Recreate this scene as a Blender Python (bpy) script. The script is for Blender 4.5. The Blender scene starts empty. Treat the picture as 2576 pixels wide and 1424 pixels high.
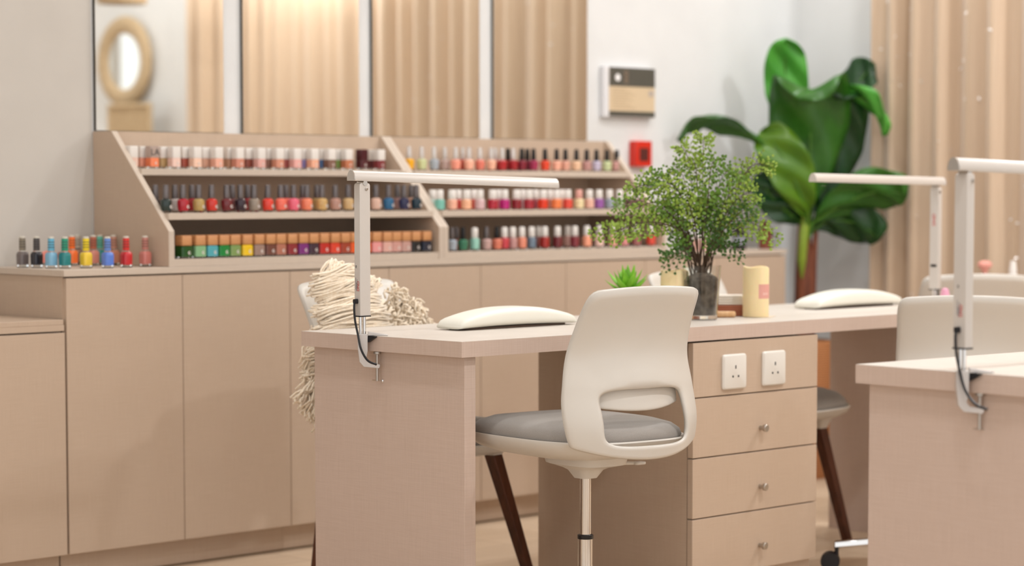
import bpy, bmesh, math, random
from mathutils import Vector, Matrix
random.seed(7)
SC = bpy.context.scene
COL = SC.collection
PI = math.pi

# ------------------------------------------------------------------ helpers
def s2l(h):
    if isinstance(h, str):
        v = [int(h[i:i+2], 16)/255 for i in (0, 2, 4)]
    else:
        v = list(h)
    return tuple(c/12.92 if c <= .04045 else ((c+.055)/1.055)**2.4 for c in v) + (1,)

MATS = {}
def mat(name, hexcol, rough=.5, metal=0, spec=.5, coat=0, trans=0, ior=1.45, sheen=0, sss=0, emit=None, estr=0, alpha=1):
    if name in MATS: return MATS[name]
    m = bpy.data.materials.new(name); m.use_nodes = True
    b = m.node_tree.nodes['Principled BSDF']
    b.inputs['Base Color'].default_value = s2l(hexcol)
    b.inputs['Roughness'].default_value = rough
    b.inputs['Metallic'].default_value = metal
    b.inputs['Specular IOR Level'].default_value = spec
    b.inputs['Coat Weight'].default_value = coat
    b.inputs['Coat Roughness'].default_value = .05
    b.inputs['Transmission Weight'].default_value = trans
    b.inputs['IOR'].default_value = ior
    b.inputs['Sheen Weight'].default_value = sheen
    if sss:
        b.inputs['Subsurface Weight'].default_value = sss
        b.inputs['Subsurface Radius'].default_value = (.02, .012, .006)
    if emit:
        b.inputs['Emission Color'].default_value = s2l(emit)
        b.inputs['Emission Strength'].default_value = estr
    MATS[name] = m
    return m

def tex_mat(name, build, **kw):
    """material whose base colour is driven by nodes; build(nt, bsdf)"""
    m = mat(name, kw.pop('col', 'ffffff'), **kw)
    nt = m.node_tree
    build(nt, nt.nodes['Principled BSDF'])
    return m

def N(nt, t, **kw):
    n = nt.nodes.new(t)
    for k, v in kw.items():
        if k.startswith('i_'):
            n.inputs[k[2:].replace('_', ' ')].default_value = v
        else:
            setattr(n, k, v)
    return n

def noise_streak(nt, scale, nscale=1.0, detail=2.0):
    tc = N(nt, 'ShaderNodeTexCoord'); mp = N(nt, 'ShaderNodeMapping')
    mp.inputs['Scale'].default_value = scale
    nt.links.new(tc.outputs['Object'], mp.inputs['Vector'])
    no = N(nt, 'ShaderNodeTexNoise'); no.inputs['Scale'].default_value = nscale; no.inputs['Detail'].default_value = detail
    nt.links.new(mp.outputs['Vector'], no.inputs['Vector'])
    return no.outputs['Fac']

def ramp(nt, fac, c0, c1, p0=.3, p1=.7):
    r = N(nt, 'ShaderNodeValToRGB')
    r.color_ramp.elements[0].position = p0; r.color_ramp.elements[0].color = s2l(c0)
    r.color_ramp.elements[1].position = p1; r.color_ramp.elements[1].color = s2l(c1)
    nt.links.new(fac, r.inputs['Fac'])
    return r.outputs['Color']

def bump(nt, b, fac, strength=.2, dist=.002):
    bp = N(nt, 'ShaderNodeBump'); bp.inputs['Strength'].default_value = strength; bp.inputs['Distance'].default_value = dist
    nt.links.new(fac, bp.inputs['Height']); nt.links.new(bp.outputs['Normal'], b.inputs['Normal'])

def linen(name, lo, hi, rough=.5):
    def bld(nt, b):
        h = noise_streak(nt, (14, 14, 900)); v = noise_streak(nt, (800, 800, 12))
        mx = N(nt, 'ShaderNodeMath', operation='ADD'); nt.links.new(h, mx.inputs[0]); nt.links.new(v, mx.inputs[1])
        ml = N(nt, 'ShaderNodeMath', operation='MULTIPLY'); ml.inputs[1].default_value = .5
        nt.links.new(mx.outputs[0], ml.inputs[0])
        nt.links.new(ramp(nt, ml.outputs[0], lo, hi, .36, .64), b.inputs['Base Color'])
        bump(nt, b, ml.outputs[0], .12, .0006)
    return tex_mat(name, bld, rough=rough, spec=.35)

class MB:
    """collects shapes into one bmesh"""
    def __init__(s): s.bm = bmesh.new(); s.mi = 0
    def add(s, verts, faces, M=None):
        vs = [s.bm.verts.new((M @ Vector(v)) if M else v) for v in verts]
        for f in faces:
            try:
                fc = s.bm.faces.new([vs[i] for i in f]); fc.material_index = s.mi; fc.smooth = True
            except ValueError: pass
        return s
    def box(s, c, d, M=None):
        x, y, z = (q/2 for q in d); X, Y, Z = c
        v = [(X+a*x, Y+b*y, Z+e*z) for a in (-1, 1) for b in (-1, 1) for e in (-1, 1)]
        return s.add(v, [(0,1,3,2),(4,6,7,5),(0,4,5,1),(2,3,7,6),(0,2,6,4),(1,5,7,3)], M)
    def span(s, a, b, M=None):
        return s.box([(p+q)/2 for p, q in zip(a, b)], [abs(q-p) for p, q in zip(a, b)], M)
    def loft(s, rings, closed=True, cap0=True, cap1=True, M=None):
        n = len(rings[0]); v = [p for r in rings for p in r]; f = []
        for i in range(len(rings)-1):
            for j in range(n if closed else n-1):
                k = (j+1) % n
                f.append((i*n+j, i*n+k, (i+1)*n+k, (i+1)*n+j))
        if cap0: f.append(tuple(reversed(range(n))))
        if cap1: f.append(tuple((len(rings)-1)*n+j for j in range(n)))
        return s.add(v, f, M)
    def lathe(s, prof, n=24, M=None, c=(0, 0), cap0=True, cap1=True):
        return s.loft([[(c[0]+r*math.cos(2*PI*j/n), c[1]+r*math.sin(2*PI*j/n), z) for j in range(n)] for r, z in prof], True, cap0, cap1, M)
    def sq(s, prof, c=(0, 0), e=4.0, n=20, M=None):
        """lofted superellipse sections: (half_x, half_y, z)"""
        R = []
        for hx, hy, z in prof:
            ring = []
            for j in range(n):
                a = 2*PI*(j+.5)/n; ca, sa = math.cos(a), math.sin(a)
                ring.append((c[0]+hx*math.copysign(abs(ca)**(2/e), ca), c[1]+hy*math.copysign(abs(sa)**(2/e), sa), z))
            R.append(ring)
        return s.loft(R, True, True, True, M)
    def tube(s, pts, r, n=8, M=None, caps=True):
        pts = [Vector(p) for p in pts]; R = []
        up = Vector((0, 0, 1)); prev = None
        for i, p in enumerate(pts):
            t = (pts[min(i+1, len(pts)-1)] - pts[max(i-1, 0)]).normalized()
            if prev is None:
                a = t.cross(up)
                if a.length < .1: a = t.cross(Vector((1, 0, 0)))
                a.normalize()
            else:
                a = (prev - t*prev.dot(t))
                a = a.normalized() if a.length > 1e-6 else t.orthogonal().normalized()
            prev = a; b = t.cross(a)
            rr = r[i] if isinstance(r, (list, tuple)) else r
            R.append([tuple(p + a*(rr*math.cos(2*PI*j/n)) + b*(rr*math.sin(2*PI*j/n))) for j in range(n)])
        return s.loft(R, True, caps, caps, M)
    def make(s, name, mats, parent=None, bevel=0, seg=2, subsurf=0, sharp=35, flat=False):
        me = bpy.data.meshes.new(name)
        bmesh.ops.recalc_face_normals(s.bm, faces=s.bm.faces)
        s.bm.to_mesh(me); s.bm.free()
        o = bpy.data.objects.new(name, me); COL.objects.link(o)
        for m in (mats if isinstance(mats, (list, tuple)) else [mats]): me.materials.append(m)
        if flat:
            for p in me.polygons: p.use_smooth = False
        else:
            me.set_sharp_from_angle(angle=math.radians(sharp))
        if bevel:
            b = o.modifiers.new('bevel', 'BEVEL'); b.width = bevel; b.segments = seg; b.limit_method = 'ANGLE'; b.angle_limit = math.radians(40)
        if subsurf:
            b = o.modifiers.new('sub', 'SUBSURF'); b.levels = subsurf; b.render_levels = subsurf
        if parent: o.parent = parent
        return o

def tag(o, label=None, cat=None, group=None, kind=None):
    if label: o['label'] = label
    if cat: o['category'] = cat
    if group: o['group'] = group
    if kind: o['kind'] = kind
    return o

def thing(name, label, cat, loc=(0, 0, 0), rz=0, group=None):
    o = bpy.data.objects.new(name, None); COL.objects.link(o)
    o.empty_display_size = .05
    o.location = loc; o.rotation_euler = (0, 0, rz)
    return tag(o, label, cat, group)

def copy_thing(src, label=None, group=None, loc=None, rz=None):
    r = src.copy(); COL.objects.link(r)
    for ch in list(src.children):
        c = ch.copy(); COL.objects.link(c); c.parent = r
        for g in list(ch.children):
            d = g.copy(); COL.objects.link(d); d.parent = c
    if label: r['label'] = label
    if group: r['group'] = group
    if loc is not None: r.location = loc
    if rz is not None: r.rotation_euler = (0, 0, rz)
    return r

def text_mesh(name, body, size, m, parent, M, extrude=.0002, align='CENTER'):
    cu = bpy.data.curves.new(name, 'FONT'); cu.body = body; cu.size = size; cu.extrude = extrude
    cu.align_x = align; cu.align_y = 'CENTER'
    t = bpy.data.objects.new(name+'_tmp', cu); COL.objects.link(t)
    bpy.context.view_layer.update()
    me = bpy.data.meshes.new_from_object(t.evaluated_get(bpy.context.evaluated_depsgraph_get()))
    bpy.data.objects.remove(t); me.transform(M); me.materials.clear(); me.materials.append(m)
    o = bpy.data.objects.new(name, me); COL.objects.link(o); o.parent = parent
    return o

def lerp(a, b, t): return a+(b-a)*t
def clamp(x, a=0., b=1.): return max(a, min(b, x))
def interp(x, xs, ys):
    if x <= xs[0]: return ys[0]
    for i in range(len(xs)-1):
        if x <= xs[i+1]:
            t = (x-xs[i])/(xs[i+1]-xs[i]); 
            return ys[i]+(ys[i+1]-ys[i])*t
    return ys[-1]
def smooth(x, xs, ys):
    """Catmull-Rom through a table"""
    if x <= xs[0]: return ys[0]
    if x >= xs[-1]: return ys[-1]
    i = max(k for k in range(len(xs)-1) if xs[k] <= x); h = xs[i+1]-xs[i]; t = (x-xs[i])/h
    sl = lambda k: (ys[min(k+1, len(ys)-1)]-ys[max(k-1, 0)])/(xs[min(k+1, len(xs)-1)]-xs[max(k-1, 0)])
    return (2*t**3-3*t*t+1)*ys[i]+(t**3-2*t*t+t)*h*sl(i)+(3*t*t-2*t**3)*ys[i+1]+(t**3-t*t)*h*sl(i+1)
def bez(pts, n):
    """Catmull-Rom through points"""
    P = [Vector(p) for p in pts]; P = [P[0]*2-P[1]] + P + [P[-1]*2-P[-2]]; out = []
    segs = len(P)-3
    for k in range(n+1):
        u = k/n*segs; i = min(int(u), segs-1); t = u-i
        a, b, c, d = P[i:i+4]
        out.append(.5*((2*b)+(c-a)*t+(2*a-5*b+4*c-d)*t*t+(3*b-a-3*c+d)*t**3))
    return out

# ------------------------------------------------------------------ materials
M_LAM = linen('beige_laminate', 'bfa893', 'c7b19c')
M_LAMP = linen('pink_beige_laminate', 'c3ad9f', 'ccb7aa')
M_EDGE = linen('laminate_edge', 'c8b8a8', 'd0c0b0')
M_TOP = linen('desk_laminate', 'cfc5bb', 'd6cdc3', .42)
M_WALL = tex_mat('wall_paint', lambda nt, b: nt.links.new(ramp(nt, noise_streak(nt, (3, 3, 3), 2), 'c6c0b8', 'cac4bc'), b.inputs['Base Color']), rough=.8, spec=.2)
M_WALLW = tex_mat('wall_paint_white', lambda nt, b: nt.links.new(ramp(nt, noise_streak(nt, (3, 3, 3), 2), 'dededd', 'e3e3e2'), b.inputs['Base Color']), rough=.8, spec=.2)
M_CEIL = mat('ceiling_paint', 'eeeeee', .9)
def floor_nodes(nt, b):
    tc = N(nt, 'ShaderNodeTexCoord'); br = N(nt, 'ShaderNodeTexBrick')
    br.inputs['Scale'].default_value = 1; br.inputs['Brick Width'].default_value = 1.2; br.inputs['Row Height'].default_value = .18
    br.inputs['Mortar Size'].default_value = .0015; br.inputs['Color1'].default_value = s2l('d6bfa5'); br.inputs['Color2'].default_value = s2l('dec7ac'); br.inputs['Mortar'].default_value = s2l('ae9277')
    nt.links.new(tc.outputs['Object'], br.inputs['Vector'])
    g = noise_streak(nt, (2, 40, 2), 1.5, 4)
    mx = N(nt, 'ShaderNodeMix', data_type='RGBA', blend_type='MULTIPLY'); mx.inputs['Factor'].default_value = .35
    nt.links.new(br.outputs['Color'], mx.inputs['A']); nt.links.new(ramp(nt, g, 'dad0c8', 'ffffff'), mx.inputs['B'])
    nt.links.new(mx.outputs['Result'], b.inputs['Base Color'])
M_FLOOR = tex_mat('vinyl_floor', floor_nodes, rough=.42, spec=.35)
M_WHITE = mat('white_plastic', 'd0cac1', .32, spec=.45)
M_SOCK = mat('socket_plastic', 'e0dbd3', .25)
M_VINYL = mat('cream_vinyl', 'e9e6da', .38, spec=.45)
M_GREY = tex_mat('grey_fabric', lambda nt, b: (nt.links.new(ramp(nt, noise_streak(nt, (900, 900, 900), 1), '8c8680', '9c958e'), b.inputs['Base Color'])), rough=.75, sheen=.25, spec=.25)
M_CHROME = mat('chrome', 'd8d5d2', .12, 1)
M_STEEL = mat('brushed_steel', 'b7b0a8', .32, 1)
M_ALU = mat('lamp_aluminium', 'c9c4c1', .38, .6)
M_LAMPW = mat('lamp_white', 'cdc6bf', .3, .15)
M_BLACK = mat('black_plastic', '17161a', .35)
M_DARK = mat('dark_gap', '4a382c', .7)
def wood_nodes(lo, hi, sc):
    def f(nt, b): nt.links.new(ramp(nt, noise_streak(nt, sc, 1, 5), lo, hi), b.inputs['Base Color'])
    return f
M_WOODD = tex_mat('walnut_wood', wood_nodes('3c1d10', '5e321d', (60, 60, 6)), rough=.4)
M_RED = mat('red_print', 'c8403e', .5)
M_PRINT = mat('grey_print', '77727a', .5)
M_PRINTD = mat('dark_print', '3a3638', .5)
M_MIRROR = mat('mirror_glass', 'f2f2ee', .02, 1)
M_MEDGE = mat('mirror_edge', '4b463f', .3, .6)
M_GLASS = mat('clear_glass', 'f6f8f6', .02, trans=1, ior=1.45)
M_WAX = mat('ivory_wax', 'f1dcae', .5, sss=.6)
# ------------------------------------------------------------------ room
YW, XR, XL, YF, HC = 5.548, 7.022, -1.6, -2.2, 2.75
def struct(name, mb, m, **kw): return tag(mb.make(name, m, **kw), kind='structure')
struct('floor', MB().span((XL-.1, YF-.1, -.1), (XR+.1, YW+.1, 0)), M_FLOOR)
struct('ceiling', MB().span((XL-.1, YF-.1, HC), (XR+.1, YW+.1, HC+.1)), M_CEIL)
struct('wall_back', MB().span((3.8245, YW, 0), (XR+.1, YW+.1, HC)), M_WALLW)
struct('wall_back_left', MB().span((XL-.1, YW, 0), (3.8245, YW+.1, HC)), M_WALL)
struct('wall_right', MB().span((XR, YF-.1, 0), (XR+.1, YW, HC)), M_WALLW)
struct('wall_left', MB().span((XL-.1, YF-.1, 0), (XL, -1.6, HC)).span((XL-.1, 4.4, 0), (XL, YW, HC)).span((XL-.1, -1.6, 2.5), (XL, 4.4, HC)).span((XL-.1, -1.6, 0), (XL, 4.4, .12)), M_WALLW)
struct('wall_front', MB().span((XL, YF-.1, 0), (-.9, YF, HC)).span((6.4, YF-.1, 0), (XR, YF, HC)).span((-.9, YF-.1, 2.55), (6.4, YF, HC)).span((-.9, YF-.1, 0), (6.4, YF, .12)), M_WALLW)
w = MB()
for x in (-.88, .9, 2.75, 4.6, 6.38): w.box((x, YF-.05, 1.335), (.05, .06, 2.43))
w.box((2.75, YF-.05, .14), (7.3, .06, .05)).box((2.75, YF-.05, 2.53), (7.3, .06, .05))
struct('fill_window_1', w, mat('fill_window_frame', 'd8d2ca', .4))  # unseen shopfront opening, added to let daylight fill the room
w = MB()
for y in (-1.58, .4, 2.4, 4.38): w.box((XL-.05, y, 1.31), (.06, .05, 2.38))
w.box((XL-.05, 1.4, .14), (.06, 6.0, .05)).box((XL-.05, 1.4, 2.48), (.06, 6.0, .05))
struct('fill_window_2', w, mat('fill_window_frame', 'd8d2ca', .4))  # unseen side opening, added as cool fill from the left
struct('baseboard_right', MB().span((XR-.012, YF, 0), (XR, 5.12, .08)), M_WALLW)
struct('baseboard_back', MB().span((6.53, YW-.012, 0), (XR-.012, YW, .08)), M_WALLW)

# ceiling downlights
M_EMIT = mat('downlight_diffuser', 'ffffff', .5, emit='fff6ea', estr=16)
spots = [(1.2, .3, 10), (3.0, .3, 10), (4.8, .3, 10), (6.3, .3, 9), (1.2, 2.1, 10), (3.0, 2.1, 11), (4.4, 2.2, 29), (6.58, 1.9, 15), (1.2, 3.7, 4), (3.0, 3.7, 7), (4.7, 3.7, 9), (6.55, 3.0, 42), (2.95, 4.65, 7), (4.2, 4.85, 6), (5.4, 4.6, 9), (6.35, 4.3, 13), (6.74, 5.1, 8)]  # several spots added unseen to brighten rack side, chair and wall corner
dl = thing('downlight', 'round recessed ceiling downlight', 'ceiling light', (spots[0][0], spots[0][1], HC), group='ceiling downlights, some added unseen')
MB().lathe([(.075, -.001), (.105, -.001), (.105, -.012), (.09, -.016), (.078, -.006), (.075, -.001)], 32, cap0=False, cap1=False).make('trim_ring', M_LAMPW, dl)
MB().lathe([(.074, -.003), (.074, -.006)], 32).make('diffuser', M_EMIT, dl)
for i, (x, y, en) in enumerate(spots):
    if i: copy_thing(dl, loc=(x, y, HC))
    L = bpy.data.lights.new('downlight_lamp', 'AREA'); L.shape = 'DISK'; L.size = .16; L.energy = en; L.color = (.95, .975, 1); L.spread = PI*.95
    lo = bpy.data.objects.new('downlight_lamp', L); COL.objects.link(lo); lo.location = (x, y, HC-.02); lo.rotation_euler = (0, 0, 0)

# ------------------------------------------------------------------ cabinets along the back wall
KY, DY = 5.233, 5.191
def cabinet(x0, x1, top, label, ndoor, name='base_cabinet'):
    t = thing(name, label, 'cabinet', (x0, DY, 0), group='beige base cabinets along the back wall')
    W = x1-x0
    MB().span((.001, .021, .074), (W-.001, YW-DY-.002, top)).make('carcass', M_LAM, t)
    MB().span((.0005, KY-DY, .006), (W-.0005, KY-DY+.016, .076)).make('kickboard', M_LAM, t)
    MB().span((.0005, KY-DY+.004, 0), (W-.0005, KY-DY+.014, .008)).make('floor_seal', mat('floor_seal', '7d6a52', .6), t)
    for k in range(ndoor):
        a, b = k*W/ndoor+.0012, (k+1)*W/ndoor-.0012
        MB().span((a, 0, .078), (b, .018, top-.003)).make('door', M_LAM, t, bevel=.001)
    return t
xs = [3.490, 4.250, 5.010, 5.770, 6.513]
labs = ['beige two door cabinet under the loose bottles at the left counter end',
        'beige two door cabinet behind the cream fringed cushion',
        'beige two door cabinet behind the first desk kneehole',
        'beige two door cabinet at the right end beside the banana plant']
for i in range(4): cabinet(xs[i], xs[i+1], .815, labs[i], 2)
lc = cabinet(2.58, 3.486, .672, 'low beige cabinet with lower top at far left of the photo', 2, 'low_cabinet')
MB().span((-.2, 0, .674), (.903, YW-DY-.002, .690)).make('fascia', M_LAM, lc)
MB().span((-.2, .002, .690), (.902, YW-DY-.002, .7035)).make('worktop', M_LAM, lc, bevel=.001)
MB().span((3.488, DY+.0145, .679), (3.4915, YW-.003, .8155)).make('end_panel', M_LAM, None).parent = None
ep = bpy.data.objects['end_panel']; tag(ep, 'narrow beige end panel standing above the low left worktop', 'panel')
wt = MB().span((3.483, DY-.002, .8165), (6.516, YW-.002, .834)).make('counter_top', M_EDGE, bevel=.0012)
tag(wt, 'long continuous beige counter top along the back wall', 'counter top')

# ------------------------------------------------------------------ polish display racks
def rack(x0, x1, label):
    t = thing('display_rack', label, 'display rack', (x0, 0, 0), group='stepped polish display racks')
    W = x1-x0; T = .0185
    for a in (0, W-T):
        prof = [(5.191, .8345), (5.191, .932), (5.455, 1.2095), (YW-.003, 1.2095), (YW-.003, .8345)]
        MB().loft([[(a, y, z) for y, z in prof], [(a+T, y, z) for y, z in prof]]).make('side_panel', M_EDGE if False else M_LAM, t, bevel=.0008)
        e = MB(); d = .0006
        e.add([(a, 5.191-d, .8345), (a+T, 5.191-d, .8345), (a+T, 5.191-d, .932), (a, 5.191-d, .932), (a+T, 5.455-d, 1.2098), (a, 5.455-d, 1.2098)], [(0,1,2,3), (3,2,4,5)])
        e.make('edge_strip', M_EDGE, t)
    MB().span((T, 5.461, 1.0855), (W-T, YW-.003, 1.209)).make('back_panel', M_LAM, t, bevel=.0008)
    MB().span((T, 5.536, .855), (W-T, YW-.003, 1.0855)).make('back_panel', M_LAM, t)
    MB().span((T, 5.192, .8345), (W-T, YW-.003, .855)).make('bottom_board', M_EDGE, t, bevel=.0008)
    MB().span((T, 5.215, .9625), (W-T, 5.536, .981)).make('shelf', M_EDGE, t, bevel=.0008)
    MB().span((T, 5.338, 1.0855), (W-T, 5.461, 1.104)).make('shelf', M_EDGE, t, bevel=.0008)
    return t
rack(3.8245, 4.8525, 'left stepped beige polish rack with bottles on three shelves')
rack(4.8535, 5.876, 'right stepped beige polish rack ending beside the red wall box')

# ------------------------------------------------------------------ polish bottles
def pol(h):
    return mat('polish_'+h, h, .22, spec=.5, coat=.35)
CAPM = {'white': mat('cap_white', 'ece6e0', .35), 'silver': mat('cap_silver', 'd9d3cf', .22, .35), 'black': mat('cap_black', '1d1b1c', .3),
        'grey': mat('cap_grey', '746d6d', .3, .6), 'pink': mat('cap_pink', 'e2a79a', .35), 'clear': mat('cap_clear', 'dcc9bf', .15, trans=.5),
        'burgundy': mat('cap_burgundy', '4a1820', .3)}
M_CAPW = tex_mat('cap_wood', wood_nodes('b9794a', 'd29a68', (30, 30, 120)), rough=.5)
M_LOGO = mat('bottle_logo', 'd9d0ca', .4)
ORD = ['first', 'second', 'third', 'fourth', 'fifth', 'sixth', 'seventh', 'eighth', 'ninth', 'tenth', 'eleventh', 'twelfth', 'thirteenth', 'fourteenth', 'fifteenth',
       'sixteenth', 'seventeenth', 'eighteenth', 'nineteenth', 'twentieth', 'twenty-first', 'twenty-second', 'twenty-third', 'twenty-fourth', 'twenty-fifth', 'twenty-sixth', 'twenty-seventh', 'twenty-eighth', 'twenty-ninth', 'thirtieth', 'thirty-first', 'thirty-second']
_bm = {}
def shape(kind):
    """bottle mesh, cap mesh, logo mesh of one kind (origin at the base)"""
    if kind in _bm: return _bm[kind]
    b, c, l = MB(), MB(), MB()
    if kind == 'cube':       # squat square jar with full width cap
        b.mi = 1; b.sq([(.0135, .0135, 0), (.0145, .0145, .001), (.0145, .0145, .006)], e=8)
        b.mi = 0; b.sq([(.0145, .0145, .006), (.0145, .0145, .029), (.013, .013, .031)], e=8)
        c.sq([(.014, .014, .031), (.0145, .0145, .032), (.0145, .0145, .0625), (.0135, .0135, .0635)], e=8)
        lz, lx, ly, lr = .016, .003, -.0152, .004
    elif kind == 'wood':
        b.mi = 1; b.sq([(.0168, .0168, 0), (.0181, .0181, .001), (.0181, .0181, .005)], e=10)
        b.mi = 0; b.sq([(.0181, .0181, .005), (.0181, .0181, .0325), (.016, .016, .0345), (.010, .010, .036)], e=10)
        c.sq([(.0172, .0172, .036), (.0177, .0177, .037), (.0177, .0177, .063), (.017, .017, .064)], e=12)
        lz, lx, ly, lr = .016, .007, -.0185, .0048
    elif kind == 'round':    # bulbous body, long tapered cap
        b.mi = 1; b.lathe([(.012, 0), (.0135, .001), (.0142, .006)], 20)
        b.mi = 0; b.lathe([(.0142, .006), (.0158, .016), (.0163, .030), (.0155, .035), (.010, .038), (.0075, .040)], 20)
        c.lathe([(.0092, .0395), (.0096, .041), (.0088, .060), (.0078, .0765), (.006, .078)], 18)
        lz, lx, ly, lr = .017, .006, -.0158, .0046
    elif kind == 'slim':     # flared body, narrow cap
        b.mi = 1; b.sq([(.0105, .0105, 0), (.0115, .0115, .001), (.012, .012, .005)], e=3)
        b.mi = 0; b.sq([(.012, .012, .005), (.0145, .0145, .026), (.0145, .0145, .032), (.011, .011, .0355), (.0065, .0065, .037)], e=3)
        c.lathe([(.0082, .037), (.0086, .038), (.0078, .060), (.0068, .0735), (.005, .075)], 16)
        lz = None
    elif kind == 'stub':     # small body with broad white cap
        b.mi = 1; b.sq([(.0115, .0115, 0), (.0128, .0128, .001), (.013, .013, .004)], e=4)
        b.mi = 0; b.sq([(.013, .013, .004), (.0135, .0135, .030), (.011, .011, .033), (.008, .008, .034)], e=4)
        c.lathe([(.0112, .034), (.0118, .035), (.0112, .061), (.0098, .0635)], 18)
        lz = None
    elif kind == 'tall':     # taller body with white cap
        b.mi = 1; b.sq([(.0118, .0118, 0), (.013, .013, .001), (.0132, .0132, .006)], e=3)
        b.mi = 0; b.sq([(.0132, .0132, .006), (.0138, .0138, .034), (.012, .012, .038), (.008, .008, .040)], e=3)
        c.lathe([(.0102, .040), (.0108, .041), (.0104, .067), (.0088, .0715), (.006, .0725)], 18)
        lz = None
    else:                    # 'duo' : counter bottle with cap in its own polish colour
        b.mi = 1; b.sq([(.0125, .0125, 0), (.0138, .0138, .001), (.0138, .0138, .007)], e=4)
        b.mi = 0; b.sq([(.0138, .0138, .007), (.0145, .0145, .032), (.0138, .0138, .038), (.010, .010, .0425)], e=4)
        b.mi = 1; b.lathe([(.009, .0425), (.009, .046)], 16); b.mi = 0
        c.lathe([(.0088, .046), (.0092, .047), (.0086, .0795)], 18)
        lz = None
    bm_, cm_ = b.make('b', [M_GLASS, M_GLASS]), c.make('c', [M_GLASS])
    lm_ = None
    if lz:
        n = 14; v = []
        for j in range(n+1):
            a = .9+2*PI*.86*j/n
            for r in (lr, lr*.45): v.append((lx+r*math.cos(a)+(0 if r == lr else lr*.2), ly, lz+r*math.sin(a)))
        l.add(v, [(2*j, 2*j+1, 2*j+3, 2*j+2) for j in range(n)])
        lm = l.make('l', [M_LOGO]); lm_ = lm.data; bpy.data.objects.remove(lm)
    r = (bm_.data, cm_.data, lm_)
    bpy.data.objects.remove(bm_); bpy.data.objects.remove(cm_)
    _bm[kind] = r
    return r
def mesh_obj(name, me, mats, parent):
    o = bpy.data.objects.new(name, me); COL.objects.link(o); o.parent = parent
    for i, m in enumerate(mats):
        o.material_slots[i].link = 'OBJECT'; o.material_slots[i].material = m
    return o
def bottle(kind, x, y, z, h, capm, label, group, logo=True, extra=None, rz=0):
    t = thing('nail_polish_bottle', label, 'nail polish', (x, y, z), rz, group)
    b, c, l = shape(kind)
    mesh_obj('glass_body', b, [pol(h), M_GLASS], t)
    mesh_obj('cap', c, [capm], t)
    if l and logo: mesh_obj('logo', l, [M_LOGO], t)
    if extra: extra(t)
    return t
GC = {'black': 'black', 'grey': 'dark grey', 'silver': 'silver', 'white': 'white', 'pink': 'pink', 'clear': 'clear', 'burgundy': 'burgundy', 'wood': 'wood'}
def shelf_row(data, z, kind_of, rackname, shelfname, defcap):
    nf = nb = 0
    for (x, y, cn, h, cap, back) in data:
        cap = cap or defcap
        kind = kind_of(cap)
        if back: o = ORD[nb]; nb += 1; where = '%s from left, rear row' % o
        else: o = ORD[nf]; nf += 1; where = '%s from left, front row' % o
        cm = M_CAPW if cap == 'wood' else CAPM[cap]
        ex = None
        if cap == 'clear':
            ex = lambda t: text_mesh('lettering', 'LA', .026, M_PRINTD, t, Matrix.Translation((0, -.0151, .046)) @ Matrix.Rotation(PI/2, 4, 'X'))
        bottle(kind, x, y, z, h, cm, '%s polish, %s cap, %s, %s rack %s shelf' % (cn, GC[cap], where, rackname, shelfname),
               'nail polish on the %s shelf of the %s rack' % (shelfname, rackname), logo=not back, extra=ex)
LT = [(3.858, 5.407, 'pale peach', 'e8c4b4', None, 0), (3.917, 5.44, 'peach', 'e39a80', None, 1), (3.929, 5.407, 'orange', 'f0855a', 'clear', 0), (3.988, 5.44, 'olive beige', 'b89a6a', None, 1), (4.005, 5.407, 'pale pink', 'ecc9bb', None, 0), (4.064, 5.44, 'brick red', 'a5503f', None, 1), (4.08, 5.407, 'pale peach', 'efc6ae', None, 0), (4.136, 5.44, 'tan', 'cc9e86', None, 1), (4.157, 5.407, 'peach pink', 'e8ac95', None, 0), (4.228, 5.44, 'light brown', 'b98a6c', None, 1), (4.234, 5.407, 'terracotta pink', 'cf8973', None, 0), (4.295, 5.44, 'dark brown', '8a4a3c', None, 1), (4.314, 5.407, 'dusty pink', 'dca69c', None, 0), (4.374, 5.44, 'brown', '8f6353', None, 1), (4.383, 5.407, 'coral brown', 'd08e75', None, 0), (4.44, 5.44, 'wine red', 'a3544e', None, 1), (4.45, 5.407, 'soft pink', 'e6aaa2', None, 0), (4.509, 5.44, 'lilac', '8a7fb4', None, 1), (4.517, 5.407, 'peach orange', 'e9ab8e', None, 0), (4.58, 5.44, 'blue', '54729f', None, 1), (4.584, 5.407, 'dark taupe', '7d5a4b', None, 0), (4.644, 5.44, 'leaf green', '7f9a4e', None, 1), (4.652, 5.407, 'copper', 'bd7350', None, 0), (4.713, 5.407, 'burgundy', '4f1a22', 'burgundy', 0), (4.783, 5.407, 'deep red', '7c2a30', None, 0), (4.784, 5.44, 'dark maroon', '5e1f24', None, 1)]
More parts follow.
